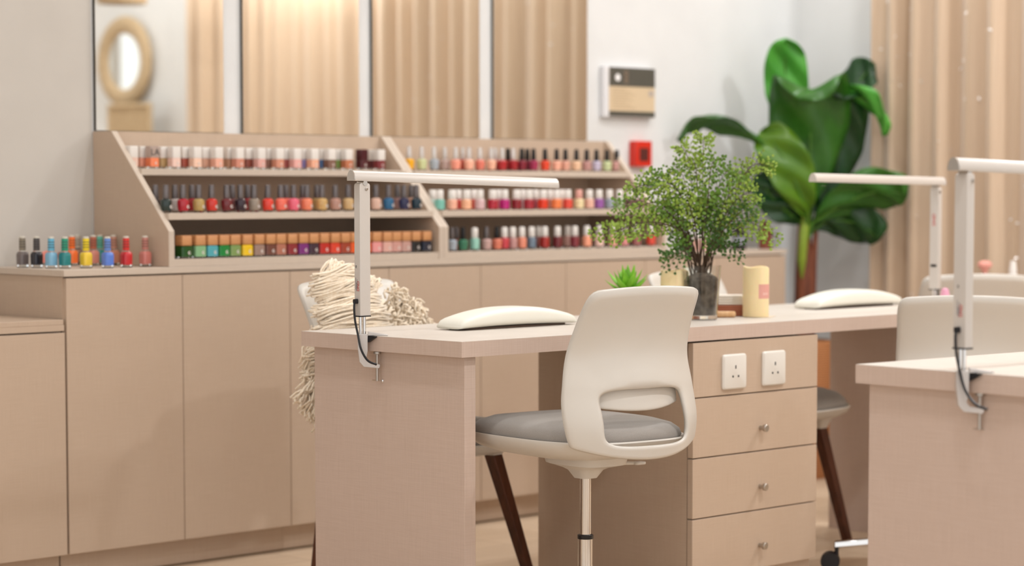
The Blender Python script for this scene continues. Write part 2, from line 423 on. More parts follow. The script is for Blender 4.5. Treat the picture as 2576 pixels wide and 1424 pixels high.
LM = [(3.855, 5.243, 'black green', '20302c', None, 0), (3.861, 5.3, 'dark brown', '3a2a26', None, 1), (3.913, 5.243, 'crimson', 'b3202f', None, 0), (3.928, 5.3, 'silver', 'b8aca6', None, 1), (3.967, 5.243, 'gold', 'b79a5e', None, 0), (3.987, 5.3, 'red', '9f2026', None, 1), (4.012, 5.243, 'scarlet', 'cf3226', None, 0), (4.065, 5.243, 'maroon', '6d2428', None, 0), (4.114, 5.243, 'black plum', '33202a', None, 0), (4.13, 5.3, 'brown maroon', '6a3a38', None, 1), (4.163, 5.243, 'taupe', '98897a', None, 0), (4.185, 5.3, 'dark red', '8f262c', None, 1), (4.213, 5.243, 'bright coral red', 'e2402f', None, 0), (4.26, 5.243, 'coral', 'f0705c', None, 0), (4.308, 5.243, 'hot pink', 'ec6a80', None, 0), (4.327, 5.3, 'warm coral', 'ee6a5a', None, 1), (4.358, 5.243, 'salmon', 'ee8664', None, 0), (4.39, 5.3, 'rose', 'c87870', None, 1), (4.415, 5.243, 'pale gold', 'cda66a', None, 0), (4.444, 5.3, 'bronze', 'a98a58', None, 1), (4.466, 5.243, 'mink', 'b78b7c', None, 0), (4.516, 5.243, 'sand gold', 'cdaa78', None, 0), (4.572, 5.243, 'beige', 'caa890', None, 0), (4.625, 5.243, 'nude pink', 'dcb5a2', None, 0), (4.675, 5.243, 'teal blue', '22628c', None, 0), (4.738, 5.243, 'navy', '28294c', None, 0), (4.763, 5.3, 'mauve brown', '94706c', None, 1), (4.788, 5.243, 'dark teal', '142f3c', None, 0), (4.819, 5.3, 'tan', 'bd9078', None, 1)]
LB = [(3.897, 5.222, 'dark green', '1f4f1c', None, 0), (3.945, 5.222, 'mint green', '86b584', None, 0), (3.987, 5.222, 'aqua', '52a9b4', None, 0), (4.028, 5.222, 'emerald green', '128338', None, 0), (4.067, 5.222, 'olive green', '7f9a5a', None, 0), (4.11, 5.222, 'yellow', 'efc51c', None, 0), (4.153, 5.222, 'taupe', '9c8074', None, 0), (4.194, 5.222, 'brown', '6e4136', None, 0), (4.232, 5.222, 'terracotta', 'b0705c', None, 0), (4.274, 5.222, 'maroon', '8c2a30', None, 0), (4.315, 5.222, 'purple', '7c2a78', None, 0), (4.354, 5.222, 'dark plum', '3f2a38', None, 0), (4.394, 5.222, 'red', 'bd2a22', None, 0), (4.435, 5.222, 'orange red', 'd8402a', None, 0), (4.474, 5.222, 'rust', '9f3f2a', None, 0), (4.512, 5.222, 'bright orange', 'e2591c', None, 0), (4.555, 5.222, 'orange', 'd9622e', None, 0), (4.597, 5.222, 'pink', 'e89a98', None, 0), (4.639, 5.222, 'pale rose', 'dcaa9e', None, 0), (4.676, 5.222, 'dusty rose', 'cf9a90', None, 0), (4.715, 5.222, 'mauve', 'c49a90', None, 0), (4.755, 5.222, 'black', '1c2024', None, 0), (4.799, 5.222, 'midnight blue', '1d2436', None, 0)]
RT = [(4.908, 5.407, 'amber yellow', 'f2b01c', 'silver', 0), (4.961, 5.407, 'pale green', 'c9cf9c', 'silver', 0), (5.014, 5.407, 'grey blue', 'a4abb4', 'silver', 0), (5.091, 5.44, 'warm grey', 'bda49c', 'silver', 1), (5.108, 5.407, 'coral pink', 'ef9a84', 'silver', 0), (5.166, 5.407, 'peach', 'f3b59c', 'silver', 0), (5.17, 5.44, 'red', 'c0503f', 'silver', 1), (5.215, 5.407, 'salmon red', 'dd7a68', 'silver', 0), (5.265, 5.407, 'light peach', 'efb79c', 'silver', 0), (5.315, 5.407, 'dark red', 'b0242a', 'silver', 0), (5.316, 5.44, 'rose red', 'cc5a50', 'silver', 1), (5.365, 5.407, 'blood red', 'a01c26', 'silver', 0), (5.374, 5.44, 'brown red', '7a2020', 'black', 1), (5.405, 5.407, 'burgundy', '7f1c30', 'black', 0), (5.459, 5.407, 'magenta', 'a02a50', 'black', 0), (5.464, 5.44, 'wine', '6a1a2c', 'black', 1), (5.513, 5.407, 'orange red', 'e2482c', 'black', 0), (5.568, 5.407, 'peach beige', 'efb199', 'black', 0), (5.61, 5.407, 'rose beige', 'dca38f', 'black', 0), (5.663, 5.407, 'cream beige', 'ecc3a2', 'black', 0), (5.713, 5.407, 'mauve', 'bb8d88', 'black', 0), (5.761, 5.407, 'lavender', 'c2b9cf', 'black', 0), (5.813, 5.407, 'light green', 'c5d0a0', 'black', 0), (5.862, 5.407, 'dusty pink', 'd9a5a0', 'black', 0)]
RM = [(4.885, 5.243, 'turquoise', '7cc0b0', None, 0), (4.907, 5.3, 'pale aqua', 'cfe0d8', None, 1), (4.937, 5.243, 'light peach', 'f2b59c', None, 0), (4.998, 5.243, 'peach', 'f5b995', None, 0), (5.016, 5.3, 'red', 'c04038', None, 1), (5.056, 5.243, 'pale lilac', 'd8b6b8', None, 0), (5.082, 5.3, 'coral red', 'c9503f', None, 1), (5.111, 5.243, 'crimson', 'b0283a', None, 0), (5.164, 5.243, 'magenta', 'bb1f78', None, 0), (5.191, 5.3, 'rose', 'c86a70', None, 1), (5.217, 5.243, 'dark red', '8a1c28', None, 0), (5.272, 5.243, 'cherry red', 'a82a38', None, 0), (5.3, 5.3, 'grey rose', 'a48488', None, 1), (5.336, 5.243, 'orange red', 'e23a1e', None, 0), (5.359, 5.3, 'wine', '94404a', None, 1), (5.398, 5.243, 'orange', 'f0824a', None, 0), (5.424, 5.3, 'rust pink', 'b87868', None, 1), (5.451, 5.243, 'red coral', 'e24f40', None, 0), (5.48, 5.3, 'pale orange', 'e8a488', None, 1), (5.504, 5.243, 'pale yellow', 'efdcae', 'pink', 0), (5.553, 5.243, 'pale pink', 'eab8a6', None, 0), (5.599, 5.243, 'purple', '9a5ea8', None, 0), (5.649, 5.243, 'grey blue', '98a0aa', None, 0), (5.699, 5.243, 'sage green', 'a4bb90', None, 0), (5.749, 5.243, 'brown', '755650', None, 0), (5.847, 5.3, 'mauve brown', '8a6a68', None, 1)]
RB = [(4.917, 5.222, 'grey blue', 'a6b0ba', 'grey', 0), (4.963, 5.222, 'forest green', '3f7a5e', 'black', 0), (4.981, 5.27, 'red brown', 'b0604a', 'grey', 1), (5.013, 5.222, 'mint', '93c5b4', 'white', 0), (5.065, 5.222, 'mauve', 'c9a49e', 'grey', 0), (5.11, 5.222, 'coral', 'dd8068', 'black', 0), (5.142, 5.222, 'crimson', 'c03a44', None, 0), (5.179, 5.222, 'dusty mauve', 'b98a86', None, 0), (5.22, 5.222, 'coral pink', 'e08a70', None, 0), (5.263, 5.222, 'slate blue', '6a7a8a', None, 0), (5.323, 5.222, 'dark red', 'a02420', None, 0), (5.341, 5.27, 'rosewood', '93504a', None, 1), (5.382, 5.222, 'maroon', '6c2228', None, 0), (5.462, 5.222, 'wine red', '7c2a32', None, 0), (5.477, 5.27, 'nude', 'c79a90', None, 1), (5.519, 5.222, 'peach coral', 'f0a080', None, 0), (5.578, 5.222, 'pale pink', 'ecc8bc', None, 0), (5.643, 5.222, 'peach pink', 'eba896', None, 0), (5.698, 5.222, 'rose pink', 'd58a88', None, 0), (5.758, 5.222, 'plum rose', 'a0605e', None, 0), (5.831, 5.222, 'red', 'd84a38', None, 0)]
CT = [(3.525, 5.449, 'taupe grey', '6f6462', '8a8070'), (3.544, 5.409, 'black', '24222a', '55504f'), (3.546, 5.342, 'sky blue', '7fb2cf', '6ab4d2'), (3.572, 5.316, 'teal', '1f7f80', '2f9a7c'), (3.621, 5.288, 'yellow', 'f2cc3c', 'efd42a'), (3.663, 5.248, 'cornflower blue', '5b7fd4', '6d92d8'), (3.726, 5.251, 'red', 'c4232a', 'dc3a34'), (3.8, 5.266, 'dusty rose', 'cb7a70', 'c48478'), (3.665, 5.56, 'salmon', 'ea8c7c', 'e68a7c'), (3.711, 5.562, 'brick brown', 'b5705f', '8d4a3c'), (3.703, 5.476, 'orange', 'fb7a3a', 'ff7a2e'), (3.771, 5.549, 'taupe brown', 'a5826c', 'c3b3a0'), (3.745, 5.434, 'clay pink', 'cf8676', 'b9694e'), (3.797, 5.476, 'dark aqua', '3f9f9a', '6cc4ac'), (3.868, 5.549, 'tan', 'c8a080', 'd4b48c'), (3.805, 5.422, 'peach brown', 'cf8c72', 'c8917c'), (3.855, 5.465, 'dark red', '7a2028', '8c3038'), (3.923, 5.495, 'dark maroon', '4f1820', '4a2830')]
shelf_row(LT, 1.1042, lambda c: 'cube', 'left', 'top', 'white')
shelf_row(LM, .9812, lambda c: 'round', 'left', 'middle', 'grey')
shelf_row(LB, .8552, lambda c: 'wood', 'left', 'bottom', 'wood')
shelf_row(RT, 1.1042, lambda c: 'slim', 'right', 'top', 'silver')
shelf_row(RM, .9812, lambda c: 'stub', 'right', 'middle', 'white')
shelf_row(RB, .8552, lambda c: 'tall' if c == 'white' else 'slim', 'right', 'bottom', 'white')
for (x, y, n, h, cap) in CT:
    cmat = mat('cap_'+cap, cap, .35)
    def ex(t):
        for k in range(3):
            pass
        b = MB()
        for zz in (.056, .063, .070): b.lathe([(.0093, zz-.0008), (.0093, zz+.0008)], 18, cap0=False, cap1=False)
        b.make('cap_print', M_PRINTD, t)
        MB().lathe([(.0070, .0795), (.0082, .0798), (.0080, .0835), (.006, .0845)], 16).make('cap_tip', mat('cap_tip', 'd9d2c4', .4), t)
    front = y < 5.33
    bottle('duo', x, y, .8345, h, cmat, '%s polish bottle with matching cap on the counter left of the racks' % n, 'loose polish bottles on the left counter', False, ex)

# ------------------------------------------------------------------ wall mirrors
ml = ['leftmost wall mirror, showing the round rattan mirror', 'second wall mirror from left, above the left rack', 'third wall mirror from left, above the middle of the racks', 'rightmost wall mirror, nearest the framed notice']
for (x0, x1), lb in zip(((3.83, 4.285), (4.356, 4.816), (4.871, 5.338), (5.402, 5.852)), ml):
    t = thing('wall_mirror', lb, 'mirror', ((x0+x1)/2, YW, 1.2), group='tall mirrors on the back wall')
    W = (x1-x0)/2
    MB().span((-W, -.010, .012), (W, -.001, 1.25)).make('backing', M_MEDGE, t)
    MB().span((-W+.001, -.0125, .013), (W-.001, -.0102, 1.249)).make('mirror_pane', M_MIRROR, t)

# ------------------------------------------------------------------ framed notice and red box
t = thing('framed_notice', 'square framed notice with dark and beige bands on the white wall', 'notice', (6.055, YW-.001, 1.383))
MB().span((-.13, -.022, -.088), (.131, 0, .088)).make('frame', mat('notice_frame', 'e3e2e4', .35), t, bevel=.002)
MB().span((-.106, -.0235, -.085), (.13, -.0222, .0855)).make('print_sheet', mat('notice_beige', 'd8c1a0', .45), t)
MB().span((-.106, -.0245, .020), (.13, -.0236, .0855)).make('dark_band', mat('notice_dark', '57544c', .4), t)
MB().span((-.106, -.0245, -.085), (.13, -.0236, -.066)).make('dark_band', mat('notice_dark', '57544c', .4), t)
MB().lathe([(.0125, 0), (.0125, .0012)], 28, Matrix.Translation((-.064, -.0246, .050)) @ Matrix.Rotation(PI/2, 4, 'X')).make('painted_highlight', mat('highlight_white', 'f6f3f2', .3), t)  # white disc paints a round lamp reflection onto the sheet
e = MB()
for k in range(3):
    R = [(.009*math.cos(2*PI*j/20), .0085*math.sin(2*PI*j/20)) for j in range(20)]
    v = [(-.020+a, -.0248, .066-.0135*k+b) for a, b in R] + [(-.020+a*.6, -.0248, .066-.0135*k+b*.6) for a, b in R]
    e.add(v, [(j, (j+1) % 20, 20+(j+1) % 20, 20+j) for j in range(20)])
e.make('ring_logo', mat('notice_brown', '9a7f69', .5), t)
e = MB()
for k in range(8): e.span((-.09, -.0240, .008-.009*k), (-.02+.012*((k*7) % 5), -.0236, .0105-.009*k))
e.make('text_lines', mat('notice_text', 'b9a283', .5), t)
MB().span((.098, -.0242, -.012), (.122, -.0236, .008)).make('small_print_block', mat('notice_grey', 'b5a9a0', .5), t)
t = thing('alarm_box', 'small red wall box with dark centre above the right rack end', 'alarm box', (6.12, YW+.0005, 1.17))
MB().span((-.042, -.035, -.045), (.042, 0, .045)).make('housing', mat('alarm_red', 'd5301f', .35), t, bevel=.004)
MB().span((-.024, -.0365, -.026), (.022, -.034, .020)).make('button_plate', mat('alarm_dark', '5a2a26', .4), t, bevel=.001)

# small things on the right end of the counter
def jar(name, x, y, prof, m, label, cat, capprof=None, capm=None, sq=None):
    t = thing(name, label, cat, (x, y, .8345))
    (MB().lathe(prof, 22) if not sq else MB().sq(prof, e=sq)).make('body', m, t)
    if capprof: MB().lathe(capprof, 20).make('cap', capm, t)
    return t
M_BB = mat('black_bottle', '24201f', .3)
jar('lotion_bottle', 6.212, 5.24, [(.017, 0), (.018, .002), (.018, .055), (.009, .062)], M_BB, 'slim black bottle on the counter left of the fatter black one', 'bottle', [(.009, .062), (.0095, .063), (.0095, .080), (.008, .081)], M_BLACK)
jar('lotion_bottle', 6.305, 5.235, [(.024, 0), (.026, .002), (.026, .06), (.013, .067)], M_BB, 'wide black bottle with pale label on the counter end', 'bottle', [(.013, .067), (.0135, .068), (.0135, .088), (.012, .089)], M_BLACK)
lb = bpy.data.objects['lotion_bottle.001']
MB().lathe([(.0263, .018), (.0263, .048)], 22, cap0=False, cap1=False).make('label_band', mat('label_grey', '8d8f98', .5), lb)
jar('lotion_bottle', 6.470, 5.25, [(.022, 0), (.024, .002), (.024, .07), (.012, .078)], mat('brown_bottle', '7a3f2b', .3), 'brown bottle at the very end of the counter beside the banana plant', 'bottle', [(.012, .078), (.0125, .079), (.0125, .098)], mat('brown_cap', '5a2c1e', .4))
jar('cream_jar', 6.115, 5.25, [(.026, 0), (.027, .002), (.027, .04)], mat('pink_jar', 'e5b9ad', .4), 'pale pink jar on the counter behind the fern', 'jar', [(.0275, .04), (.0275, .056), (.026, .058)], CAPM['white'])

# ------------------------------------------------------------------ curtain
def curtain_nodes(nt, b):
    f = noise_streak(nt, (300, 300, 3), 1, 3)
    nt.links.new(ramp(nt, f, 'c0a68c', 'ccb49a'), b.inputs['Base Color'])
M_CURT = tex_mat('satin_curtain', curtain_nodes, rough=.4, sheen=.4, spec=.5)
def cx(y):
    return 6.925 + .026*math.sin(2*PI*y/.118+.9*math.sin(y*5.1)) + .012*math.sin(2*PI*y/.263+1.3) + .006*math.sin(2*PI*y/.071)
t = thing('curtain', 'long beige satin curtain with sequins along the right wall', 'curtain', (0, 0, 0))
n = 640; ys = [5.125-(5.125-1.84)*i/n for i in range(n+1)]
zs = [.02, .6, 1.2, 1.8, 2.5]
v = []
for k, z in enumerate(zs):
    for y in ys: v.append((cx(y+.006*math.sin(z*2.1+y*3)), y, z))
m_ = n+1
cu = MB().add(v, [(k*m_+i, k*m_+i+1, (k+1)*m_+i+1, (k+1)*m_+i) for k in range(len(zs)-1) for i in range(n)]).make('drape', M_CURT, t, sharp=180)
so = cu.modifiers.new('s', 'SOLIDIFY'); so.thickness = .002
MB().tube([(6.925, 5.16, 2.53), (6.925, 1.8, 2.53)], .012, 12).make('curtain_rail', M_LAMPW, t)
rs = random.Random(5); sq = MB()
for k in range(170):
    y = rs.uniform(3.3, 5.1); z = rs.uniform(.5, 2.0); x = cx(y)-.004
    a = rs.uniform(0, PI); r1, r2 = .0075, .0035
    M = Matrix.Translation((x, y, z)) @ Matrix.Rotation(rs.uniform(-.9, .9), 4, 'Z') @ Matrix.Rotation(rs.uniform(-.5, .5), 4, 'Y') @ Matrix.Rotation(a, 4, 'X')
    ring = [(0, r1*math.cos(2*PI*j/10), r2*math.sin(2*PI*j/10)) for j in range(10)]
    sq.loft([ring, [(-.0006, p[1], p[2]) for p in ring]], M=M)
tag(sq.make('sequins', mat('sequin', 'fbf7f2', .25, .15), t), kind='stuff')

# ------------------------------------------------------------------ things seen in the left mirror: rattan round mirror, rattan screen, pendant
M_RAT = tex_mat('woven_rattan', wood_nodes('a98f6c', 'ccb491', (60, 90, 90)), rough=.7)
t = thing('rattan_mirror', 'round mirror in a wide woven rattan ring on the right wall', 'mirror', (XR-.002, 1.225, 1.69))
R = []
for k in range(64):
    a = 2*PI*k/64; ring = []
    for j in range(12):
        b = 2*PI*j/12; r = .185+.045*math.cos(b)+.003*math.sin(a*40+b*2)
        ring.append((-.03+.022*math.sin(b), r*math.cos(a), r*math.sin(a)))
    R.append(ring)
R.append(R[0])
MB().loft(R, cap0=False, cap1=False).make('rattan_ring', M_RAT, t)
MB().lathe([(.145, 0), (.145, .006)], 48, Matrix.Translation((-.032, 0, 0)) @ Matrix.Rotation(PI/2, 4, 'Y')).make('mirror_pane', M_MIRROR, t)
t = thing('rattan_screen', 'narrow woven rattan screen standing under the round mirror', 'screen', (6.885, 1.41, 0))
s_ = MB()
for k in range(30): s_.tube([(0, -.16+.011*k, .04), (.004*((k % 2)*2-1), -.16+.011*k, .7), (0, -.16+.011*k, 1.45)], .0056, 6)
s_.make('woven_panel', M_RAT, t)
for yy in (-.17, .17): MB().tube([(0, yy, 0), (0, yy, 1.47)], .013, 10).make('post', M_RAT, t)
for zz in (.04, 1.46): MB().tube([(0, -.17, zz), (0, .17, zz)], .012, 10).make('crossbar', M_RAT, t)
for yy in (-.17, .17): MB().box((0, yy, .008), (.22, .03, .016)).make('foot', M_RAT, t)
t = thing('pendant_lamp', 'woven rattan pendant shade hanging before the round mirror', 'pendant lamp', (6.4, 2.04, 1.935))
MB().lathe([(.115, -.03), (.117, -.02), (.105, .06), (.07, .15), (.03, .2), (.027, .195), (.065, .15), (.1, .055), (.112, -.02), (.115, -.03)], 40, cap0=False, cap1=False).make('shade', M_RAT, t)
MB().tube([(0, 0, .19), (0, 0, HC-1.935)], .004, 8).make('cord', M_PRINTD, t)
MB().lathe([(.0, .07), (.03, .08), (.035, .11), (.015, .15), (.015, .2)], 16).make('bulb', mat('bulb', 'f5efe2', .4), t)
# ------------------------------------------------------------------ desks
ZD = .70
def power_socket(parent, x, z):
    p = MB()
    p.sq([(.0455, .0445, 0), (.0465, .0455, .004), (.044, .043, .0085), (.042, .041, .0095)], e=16, n=40, M=Matrix.Translation((x, -.0, z)) @ Matrix.Rotation(PI/2, 4, 'X'))
    o = p.make('power_socket', M_SOCK, parent)
    h = MB()
    for dx, dz, sx, sz in ((0, .012, .004, .009), (-.011, -.012, .0052, .0052), (.011, -.012, .0052, .0052)):
        h.box((x+dx, -.0094, z+dz), (sx, .0012, sz))
    h.make('pin_slots', M_BLACK, o)
    return o
def knob(parent, x, z, y=0):
    k = MB(); Mx = Matrix.Translation((x, y, z)) @ Matrix.Rotation(PI/2, 4, 'X')
    k.lathe([(.0055, 0), (.005, .012), (.0095, .014), (.0098, .022), (.008, .0235)], 20, Mx)
    return k.make('knob', M_STEEL, parent)

t = thing('nail_desk', 'long beige two station nail desk with drawers and fern on top', 'desk', (3.654, 3.849, 0))
D, W = .571, 2.146
MB().span((0, 0, ZD-.0365), (W, D, ZD)).make('desk_top', M_TOP, t)
tp = MB(); e = .0006
tp.span((-e, -e, ZD-.0365), (W+e, 0, ZD-.0008)).span((-e, 0, ZD-.0365), (0, D, ZD-.0008)).span((W, 0, ZD-.0365), (W+e, D, ZD-.0008))
tp.make('edge_band', M_LAMP, t)
for a in (.024, W-.024-.035): MB().span((a, .016, 0), (a+.035, D-.02, ZD-.0365)).make('end_panel', M_LAMP, t, bevel=.001)
u0, u1 = .806, 1.314
MB().span((u0+.002, .021, 0), (u1-.002, D-.02, ZD-.045)).make('drawer_cabinet', M_LAM, t)
MB().span((u0, 0, .520), (u1, .018, ZD-.0415)).make('socket_panel', M_LAM, t, bevel=.0012)
sp = [c for c in t.children if c.name.startswith('socket_panel')][0]
power_socket(sp, .965-.003, .579); power_socket(sp, 1.130-.007, .5795)
for z0, z1 in ((.366, .517), (.211, .363), (.056, .208)):
    d = MB().span((u0, 0, z0), (u1, .018, z1)).make('drawer_front', M_LAM, t, bevel=.0012)
    knob(d, 1.074, (z0+z1)/2-.016)
MB().span((u0+.002, .03, 0), (u1-.002, .05, .055)).make('plinth', M_LAM, t)
dk = thing('nail_desk', 'beige nail desk in the right foreground cut off by the photo edge', 'desk', (3.746, 2.806, 0), math.radians(-4))
W2 = 1.3
MB().span((0, -.575, ZD-.0375), (W2, 0, ZD)).make('desk_top', M_TOP, dk)
tp = MB(); tp.span((-e, -.575-e, ZD-.0375), (W2, -.575, ZD-.0008)).span((-e, -.575, ZD-.0375), (0, e, ZD-.0008)).span((0, 0, ZD-.0375), (W2, e, ZD-.0008))
tp.make('edge_band', M_LAMP, dk)
for a in (.020, W2-.06): MB().span((a, -.56, 0), (a+.035, -.018, ZD-.0375)).make('end_panel', M_LAMP, dk, bevel=.001)

# ------------------------------------------------------------------ desk lamps
def desk_lamp(loc, label, side=1, rz=0, post_h=.3615, tilt=.025, L=.69, brand_mid=False, ab=(.0162, .0104)):
    """side=+1: clamped on a left desk edge, arm points to +x"""
    t = thing('desk_lamp', label, 'lamp', loc, rz, 'clamp on white desk lamps')
    s = side
    px = -.014*s                                            # post stands over the clamp body
    z0, z1 = .048, post_h
    a, b = ab
    MB().sq([(a, b, z0), (a, b, z1-.006), (a*.9, b*.95, z1-.002), (a*.62, b*.8, z1)], c=(px, 0), e=30, n=32).make('post', M_LAMPW, t, bevel=0)
    MB().sq([(a+.001, b+.0012, z0-.003), (a+.001, b+.0012, z0)], c=(px, 0), e=30, n=32).make('post_end_cap', M_BLACK, t)
    r = MB()
    for dx in (-.006, .006): r.tube([(px+dx, .001, .0), (px+dx, .001, z0)], .0042, 12)
    r.make('height_rod', M_CHROME, t)
    # arm: half round profile with a flat underside
    prof = []
    for j in range(15):
        q = PI*j/14; prof.append((.0135*math.cos(q), .022*math.sin(q)-.004))
    prof = prof + [(-.0128, -.0065), (.0128, -.0065)]
    za = z1+.012; x0, x1 = px-.034*s, px+(L-.034)*s
    rings = [[(x0+(x1-x0)*k, y, za+z-tilt*abs(x1-x0)*k) for y, z in prof] for k in (0, .2, .5, .8, 1)]
    MB().loft(rings).make('lamp_arm', M_LAMPW, t)
    MB().loft([[(x0-.0012*s+d*s, y*1.02, za+z*1.02) for y, z in prof] for d in (0, .0025)]).make('arm_end_cap', M_CHROME, t)
    MB().span((min(x0+.06*s, x1-.05*s), -.009, za-.0085-tilt*.0), (min(x0+.06*s, x1-.05*s)+.001, .009, za-.008)).make('hinge_shim', M_CHROME, t)
    MB().lathe([(.0065, -.012), (.0065, .012)], 16, Matrix.Translation((px, 0, z1)) @ Matrix.Rotation(PI/2, 4, 'X')).make('hinge', M_CHROME, t)
    MB().lathe([(.0042, 0), (.0042, .0015), (.003, .002)], 16, Matrix.Translation((px+.004*s, -b-.0002, z1-.014)) @ Matrix.Rotation(PI/2, 4, 'X')).make('hinge_screw', M_STEEL, t)
    # printing on the face turned away from the arm
    fx = px-(a+.0004)*s
    Mt = Matrix.Translation((fx, -.0035*s, .118)) @ Matrix.Rotation(-PI/2*s, 4, 'Z') @ Matrix.Rotation(PI/2, 4, 'X') @ Matrix.Rotation(PI/2, 4, 'Z')
    if not brand_mid:
        text_mesh('brand_print', 'DND', .0105, M_RED, t, Mt)
        text_mesh('approval_print', 'CE', .0052, M_PRINTD, t, Matrix.Translation((0, .007*s, .046)) @ Mt)
        g = MB()
        for k, (q0, q1) in enumerate(((.112, .134), (.106, .126), (.110, .138))):
            g.span((fx-.0002, -.0005+.0026*k, q0), (fx+.0002, .0004+.0026*k, q1))
        g.make('small_print', M_PRINT, t)
    else:
        bx = px-a-.0004
        text_mesh('brand_print', 'DND', .016, M_RED, t, Matrix.Translation((bx, 0, .255)) @ Matrix.Rotation(-PI/2, 4, 'Z') @ Matrix.Rotation(PI/2, 4, 'X') @ Matrix.Rotation(PI/2, 4, 'Z'))
        MB().box((bx, 0, .118), (.0016, .020, .0075)).make('switch', M_BLACK, t)
    # cable
    cpl = MB().sq([(.006, .005, 0), (.0055, .005, .008)], e=4, n=16, M=Matrix.Translation((fx-.0005*s, .0012, .082)) @ Matrix.Rotation(-PI/2*s, 4, 'Y')).make('cable_plug', M_BLACK, t)
    c = MB().tube(bez([(fx-.007*s, .001, .082), (fx-.009*s, .001, .066), (fx-.007*s, 0, .036), (fx-.004*s, -.006, .005), (fx-.008*s, -.022, -.03), (fx-.012*s, -.05, -.055), (fx-.004*s, -.072, -.064)], 36), .0027, 10).make('power_cable', M_BLACK, t)
    # clamp, turned a little askew on the desk edge
    MC = Matrix.Translation((-.014*s, 0, 0)) @ Matrix.Rotation(math.radians(-42*s), 4, 'Z') @ Matrix.Translation((.014*s, 0, 0))
    k = MB()
    k.loft([[(-.002*s, -.0085, z0_) , (-.002*s, .0085, z0_), (-.002*s, .0085, z1_), (-.002*s, -.0085, z1_)] if q == 0 else [(.046*s, -.0065, 0), (.046*s, .0065, 0), (.046*s, .0065, .0022), (.046*s, -.0065, .0022)] for q, z0_, z1_ in ((0, 0, .010), (1, 0, .002))], M=MC)                         # jaw on the desk top
    prof = [(-.002, .004), (-.026, .004), (-.026, -.030), (-.022, -.062), (-.012, -.074), (.024, -.078), (.027, -.074), (.027, -.068), (.000, -.064), (-.006, -.056), (-.002, -.038)]
    k.loft([[(x*s, -.0085, z) for x, z in prof], [(x*s, .0085, z) for x, z in prof]], M=MC)
    k.make('clamp', M_ALU, t, bevel=.0015)
    MB().lathe([(.0036, -.108), (.0036, -.045)], 14, MC, c=(.020*s, 0)).lathe([(.009, -.0435), (.009, -.0385)], 18, MC, c=(.020*s, 0)).make('clamp_screw', M_STEEL, t)
    MB().tube([(.020*s-.012, -.004, -.106), (.020*s+.013, .006, -.109)], .0018, 8, MC).lathe([(.0, -.113), (.0032, -.112), (.0036, -.109), (.0032, -.106), (0, -.105)], 12, MC, c=(.020*s+.013, .006)).make('tommy_bar', M_CHROME, t)
    MB().loft([[(-.0095*s, -.0120, -.0005), (-.0015*s, -.0120, -.0005), (-.0015*s, -.0120, -.016), (-.0095*s, -.0120, -.016)], [(-.0075*s, -.037, -.0005), (-.0015*s, -.037, -.0005), (-.0015*s, -.037, -.003), (-.0075*s, -.037, -.003)]]).make('jaw_wedge', M_BLACK, t)
    return t
desk_lamp((3.6525, 4.174, ZD+.0003), 'white lamp clamped on the left end of the long desk', 1)
desk_lamp((5.8018, 4.067, ZD+.0003), 'white lamp clamped on the right end of the long desk, arm pointing left', -1, L=.63, brand_mid=True, post_h=.352, tilt=-.015, ab=(.0085, .0155))
desk_lamp((3.7255, 2.53, ZD+.0003), 'white lamp clamped on the right foreground desk', 1, math.radians(-4), post_h=.377, ab=(.0108, .0150))

# ------------------------------------------------------------------ hand rests
def hand_rest(x, y, rz, label):
    t = thing('hand_rest', label, 'hand rest', (x, y, ZD+.0005), rz, 'cream vinyl hand rests')
    R = []; Lh = .206
    for i in range(33):
        u = -1+2*i/32; xx = Lh*u
        h = .020+.026*(1-abs(u)**2.2); hw = .048
        if abs(u) > .9: q = (abs(u)-.9)/.1; h *= math.sqrt(max(.02, 1-.75*q*q)); hw *= 1-.10*q*q
        ring = []
        for j in range(28):
            a = 2*PI*(j+.5)/28; ca, sa = math.cos(a), math.sin(a)
            yy = hw*math.copysign(abs(ca)**.42, ca); zz = .003+h*.5+h*.5*math.copysign(abs(sa)**.62, sa)
            lift = .003*(1-u*u)
            ring.append((xx, yy, zz+lift))
        R.append(ring)
    MB().loft(R).make('pad', M_VINYL, t, sharp=180)
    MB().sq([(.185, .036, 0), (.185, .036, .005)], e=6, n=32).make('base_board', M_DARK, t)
    return t
hand_rest(4.130, 4.180, 0, 'cream padded hand rest on the left half of the long desk')
hand_rest(5.545, 4.180, 0, 'cream padded hand rest on the right half of the long desk')

